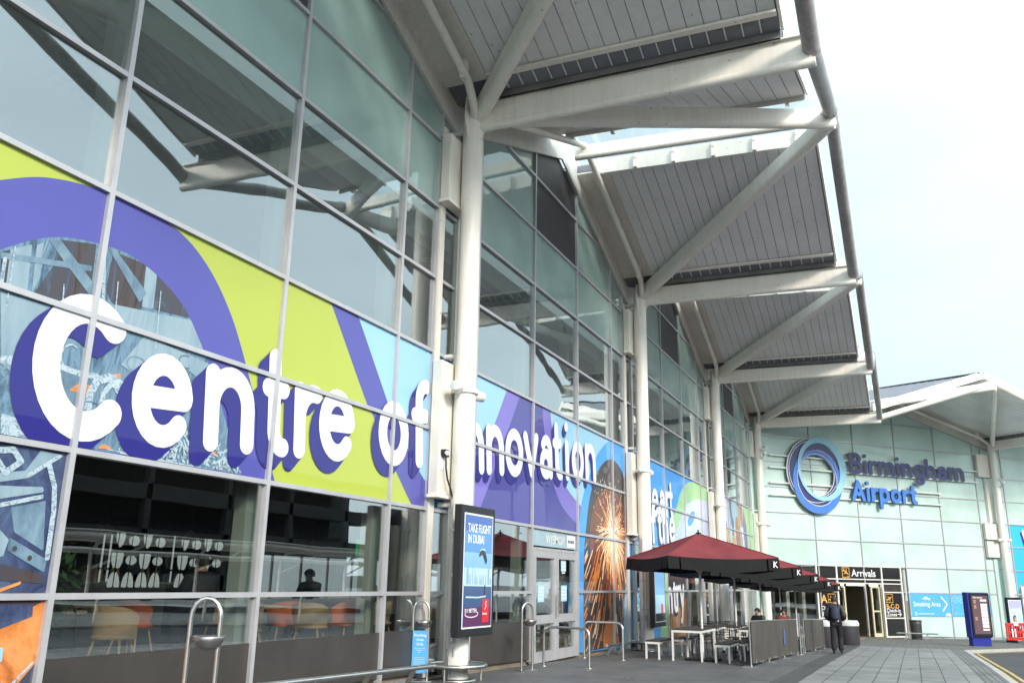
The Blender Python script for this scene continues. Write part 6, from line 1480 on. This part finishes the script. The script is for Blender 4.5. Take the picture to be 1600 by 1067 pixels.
# more of the cafe: counter, shelves, pendants, plant
t = thing('cafe_counter', 'long dark cafe counter with pale front deep behind the left window', 'counter', (-6.3, 9.2, .45))
MB().box((-6.3, 9.2, .95), (.7, 4.2, 1.0)).build('front', M['wall_in'], t, bevel=.01); MB().box((-6.28, 9.2, 1.47), (.85, 4.4, .04)).build('top', M['wood'], t)
mb = MB(); rs = np.random.default_rng(8)
for k in range(26): mb.lathe((-6.2+.3*rs.random(), 7.2+4.0*rs.random(), 1.49), [(.035, 0), (.04, .10+.1*rs.random()), (.015, .24), (.015, .28)], 10)
mb.build('bottles', M['tan'], t)
for k in range(5):
    t = thing('pendant_lamp', 'pale pendant lamp, number %s from the left in the row over the cafe counter' % ('one', 'two', 'three', 'four', 'five')[k], 'lamp', (-5.0, 7.0+1.9*k, 2.3))
    MB().lathe((-5.0, 7.0+1.9*k, 2.25), [(.16, 0), (.15, .06), (.06, .14), (.02, .18)], 18, True, False).build('shade', M['tan'], t); MB().tube([(-5.0, 7.0+1.9*k, 2.42), (-5.0, 7.0+1.9*k, 2.86)], .006, 6).build('cord', M['black'], t)
M['plantg'] = pmat('cafe_leaf', (.045, .10, .03), .6, 0, .4, 6)
t = thing('plant', 'bushy dark green plant in a pot behind the left edge of the cafe window', 'plant', (-1.3, 4.9, .45))
MB().lathe((-1.3, 4.9, .45), [(.16, 0), (.2, .4), (.17, .4)], 18).build('pot', M['black'], t)
mb = MB(); rs = np.random.default_rng(4)
for k in range(520):
    d = Vector(rs.normal(size=3)); d.normalize(); c = Vector((-1.3, 4.9, 1.45))+Vector((d.x*.38, d.y*.42, d.z*.62))*(.35+.65*rs.random()); a = Vector(rs.normal(size=3)).normalized(); b = d.cross(a).normalized(); l = .05+.05*rs.random()
    mb.poly([c-a*l, c+b*l*.4, c+a*l, c-b*l*.4])
mb.build('foliage', M['plantg'], t)
# white cut-out screen inside the cafe; no lamp, its glow is added
M['cut'] = emit('glowing_cut_out', (.74, .82, .80), .42)
t = thing('cut_out_screen', 'white screen of half-moon and leaf shapes hanging inside the cafe', 'screen', (-5.2, 10.2, 1.1))
f5 = Face((-5.2, 0, 0), (0, 1, 0), (1, 0, 0), 0); F = Field(8.9, 12.3, 1.3, 2.5, .02)
for (u0, n_) in ((9.35, 4), (10.85, 4)):
    for r_ in range(3):
        for c_ in range(n_):
            u, v = u0+.30*c_+.02*r_, 1.52+.33*r_
            if r_ == 0: F.fn(lambda U, V, u=u, v=v: np.maximum(ell(u, v-.12, .13, .26)(U, V), -(V-v+.12)))
            elif r_ == 1: F.fn(lambda U, V, u=u, v=v: np.maximum(ell(u, v+.10, .13, .27)(U, V), V-v-.12)) if (c_ % 2 == 0) else F.fn(ell(u, v, .12, .08))
            else: F.fn(ell(u, v, .12, .09)) if c_ % 2 else F.fn(lambda U, V, u=u, v=v: np.maximum(ell(u, v+.12, .10, .24)(U, V), V-v-.12))
for u in (9.05, 9.2, 10.62): F.stroke([(u, 1.5), (u, 2.3)], .02)
[F.cut(lambda U, V, u=u: .012-np.abs(U-u)) for u in [9.35+.30*i for i in range(4)]+[10.85+.30*i for i in range(4)]]; F.cut(lambda U, V: .012-np.abs(V-1.7)); f5.decal(F, .0).build('cut_out', M['cut'], t)
mb = MB(); f5.box(mb, 8.85, 12.3, 2.42, 2.48, -.05, -.01); f5.box(mb, 8.85, 12.3, 1.2, 1.26, -.05, -.01); mb.build('rail', M['black'], t)
t = thing('exit_sign', 'small green exit sign inside the cafe by the round column', 'sign', (-1.2, 11.6, 2.2)); M['exitg'] = emit('exit_green', (.03, .35, .12), .5)
MB().box((-2.0, 12.0, 2.15), (.04, .42, .30)).build('face', M['exitg'], t)
# ------------------------------------------------------------------ across the road (seen in the glass): car park and drop-off canopy
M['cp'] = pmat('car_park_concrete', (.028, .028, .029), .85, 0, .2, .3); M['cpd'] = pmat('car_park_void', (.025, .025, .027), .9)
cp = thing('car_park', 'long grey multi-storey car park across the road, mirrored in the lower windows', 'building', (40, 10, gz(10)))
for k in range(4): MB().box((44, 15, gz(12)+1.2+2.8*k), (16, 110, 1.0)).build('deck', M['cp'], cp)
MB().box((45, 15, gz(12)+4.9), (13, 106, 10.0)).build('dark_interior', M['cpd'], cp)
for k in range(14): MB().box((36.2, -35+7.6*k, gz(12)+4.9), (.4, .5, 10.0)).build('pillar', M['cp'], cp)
dc = thing('walkway_canopy', 'white tubular walkway canopy across the road, mirrored in the cafe windows', 'canopy', (20, 0, gz(0)))
mb = MB()
for x in (19.0, 21.6): mb.tube([(x, -30, 3.45), (x, 72, 2.6)], .14, 10); mb.tube([(x, -30, 2.9), (x, 72, 2.1)], .06, 10)
mb.build('rail', M['white'], dc)
for k in range(17):
    y = -29+5.8*k; MB().tube([(20.3, y, gz(y)), (20.3, y, 2.8-.0083*(y+30)), (20.0, y, 3.2-.0083*(y+30)), (19.0, y, 3.40-.0083*(y+30))], .07, 10).build('post', M['white'], dc)
    MB().tube([(20.3, y, 2.3-.0083*(y+30)), (19.6, y+2.4, 3.4-.0083*(y+32))], .05, 8).build('strut', M['white'], dc)
MB().slab([(18.8, -30, 3.56), (21.8, -30, 3.65), (21.8, 72, 2.85), (18.8, 72, 2.76)], (0, 0, .05)).build('roof', M['white'], dc)
sheet('far_pavement', M['slab'], [(18, -80), (60, -80), (60, 74), (18, 74)], .0, .11)
sheet('far_wall_base', M['cp'], [(34, -80), (35.9, -80), (35.9, 60), (34, 60)], .35, .4)
for k in range(9):
    y = -8+3.2*k
    t = thing('road_barrier', 'red plastic barrier in the row across the road, mirrored low in the cafe windows', 'barrier', (17.4, y, gz(y)-.11), 0, 'red barriers across the road')
    mb = MB(); z = gz(y)-.1
    for a, b in ((.82, .98), (.45, .58), (.1, .25)): mb.box((17.4, y, z+(a+b)/2), (.05, 2.0, b-a))
    for q in range(12): mb.box((17.4, y-.95+.172*q, z+.5), (.045, .09, .72))
    mb.build('frame', M['barrier_red'], t)
    MB().box((17.4, y, z+.05), (.5, .14, .1)).build('foot', M['black'], t)
# litter: a few leaves and scraps on the paving
M['leaf'] = pmat('dead_leaf', (.10, .05, .03), .8, 0, .3)
mb = MB(); rs = np.random.default_rng(21)
for i in range(150):
    y = 14+24*rs.random(); x = 4.1+.45*abs(rs.normal()) if i % 2 else 1.0+7*rs.random(); a = rs.random()*6.3; s_ = .018+.03*rs.random(); z = gz(y)+.006
    q = [(x+s_*math.cos(a+d_)*k_, y+s_*math.sin(a+d_)*k_, z+.012*rs.random()) for d_, k_ in ((0, 1.3), (1.5, .6), (3.1, 1.2), (4.6, .7))]; mb.poly(q)
tag(mb.build('fallen_leaves', M['leaf']), 'scattered dead leaves and scraps along the paving by the barriers', 'leaves', None, 'stuff')
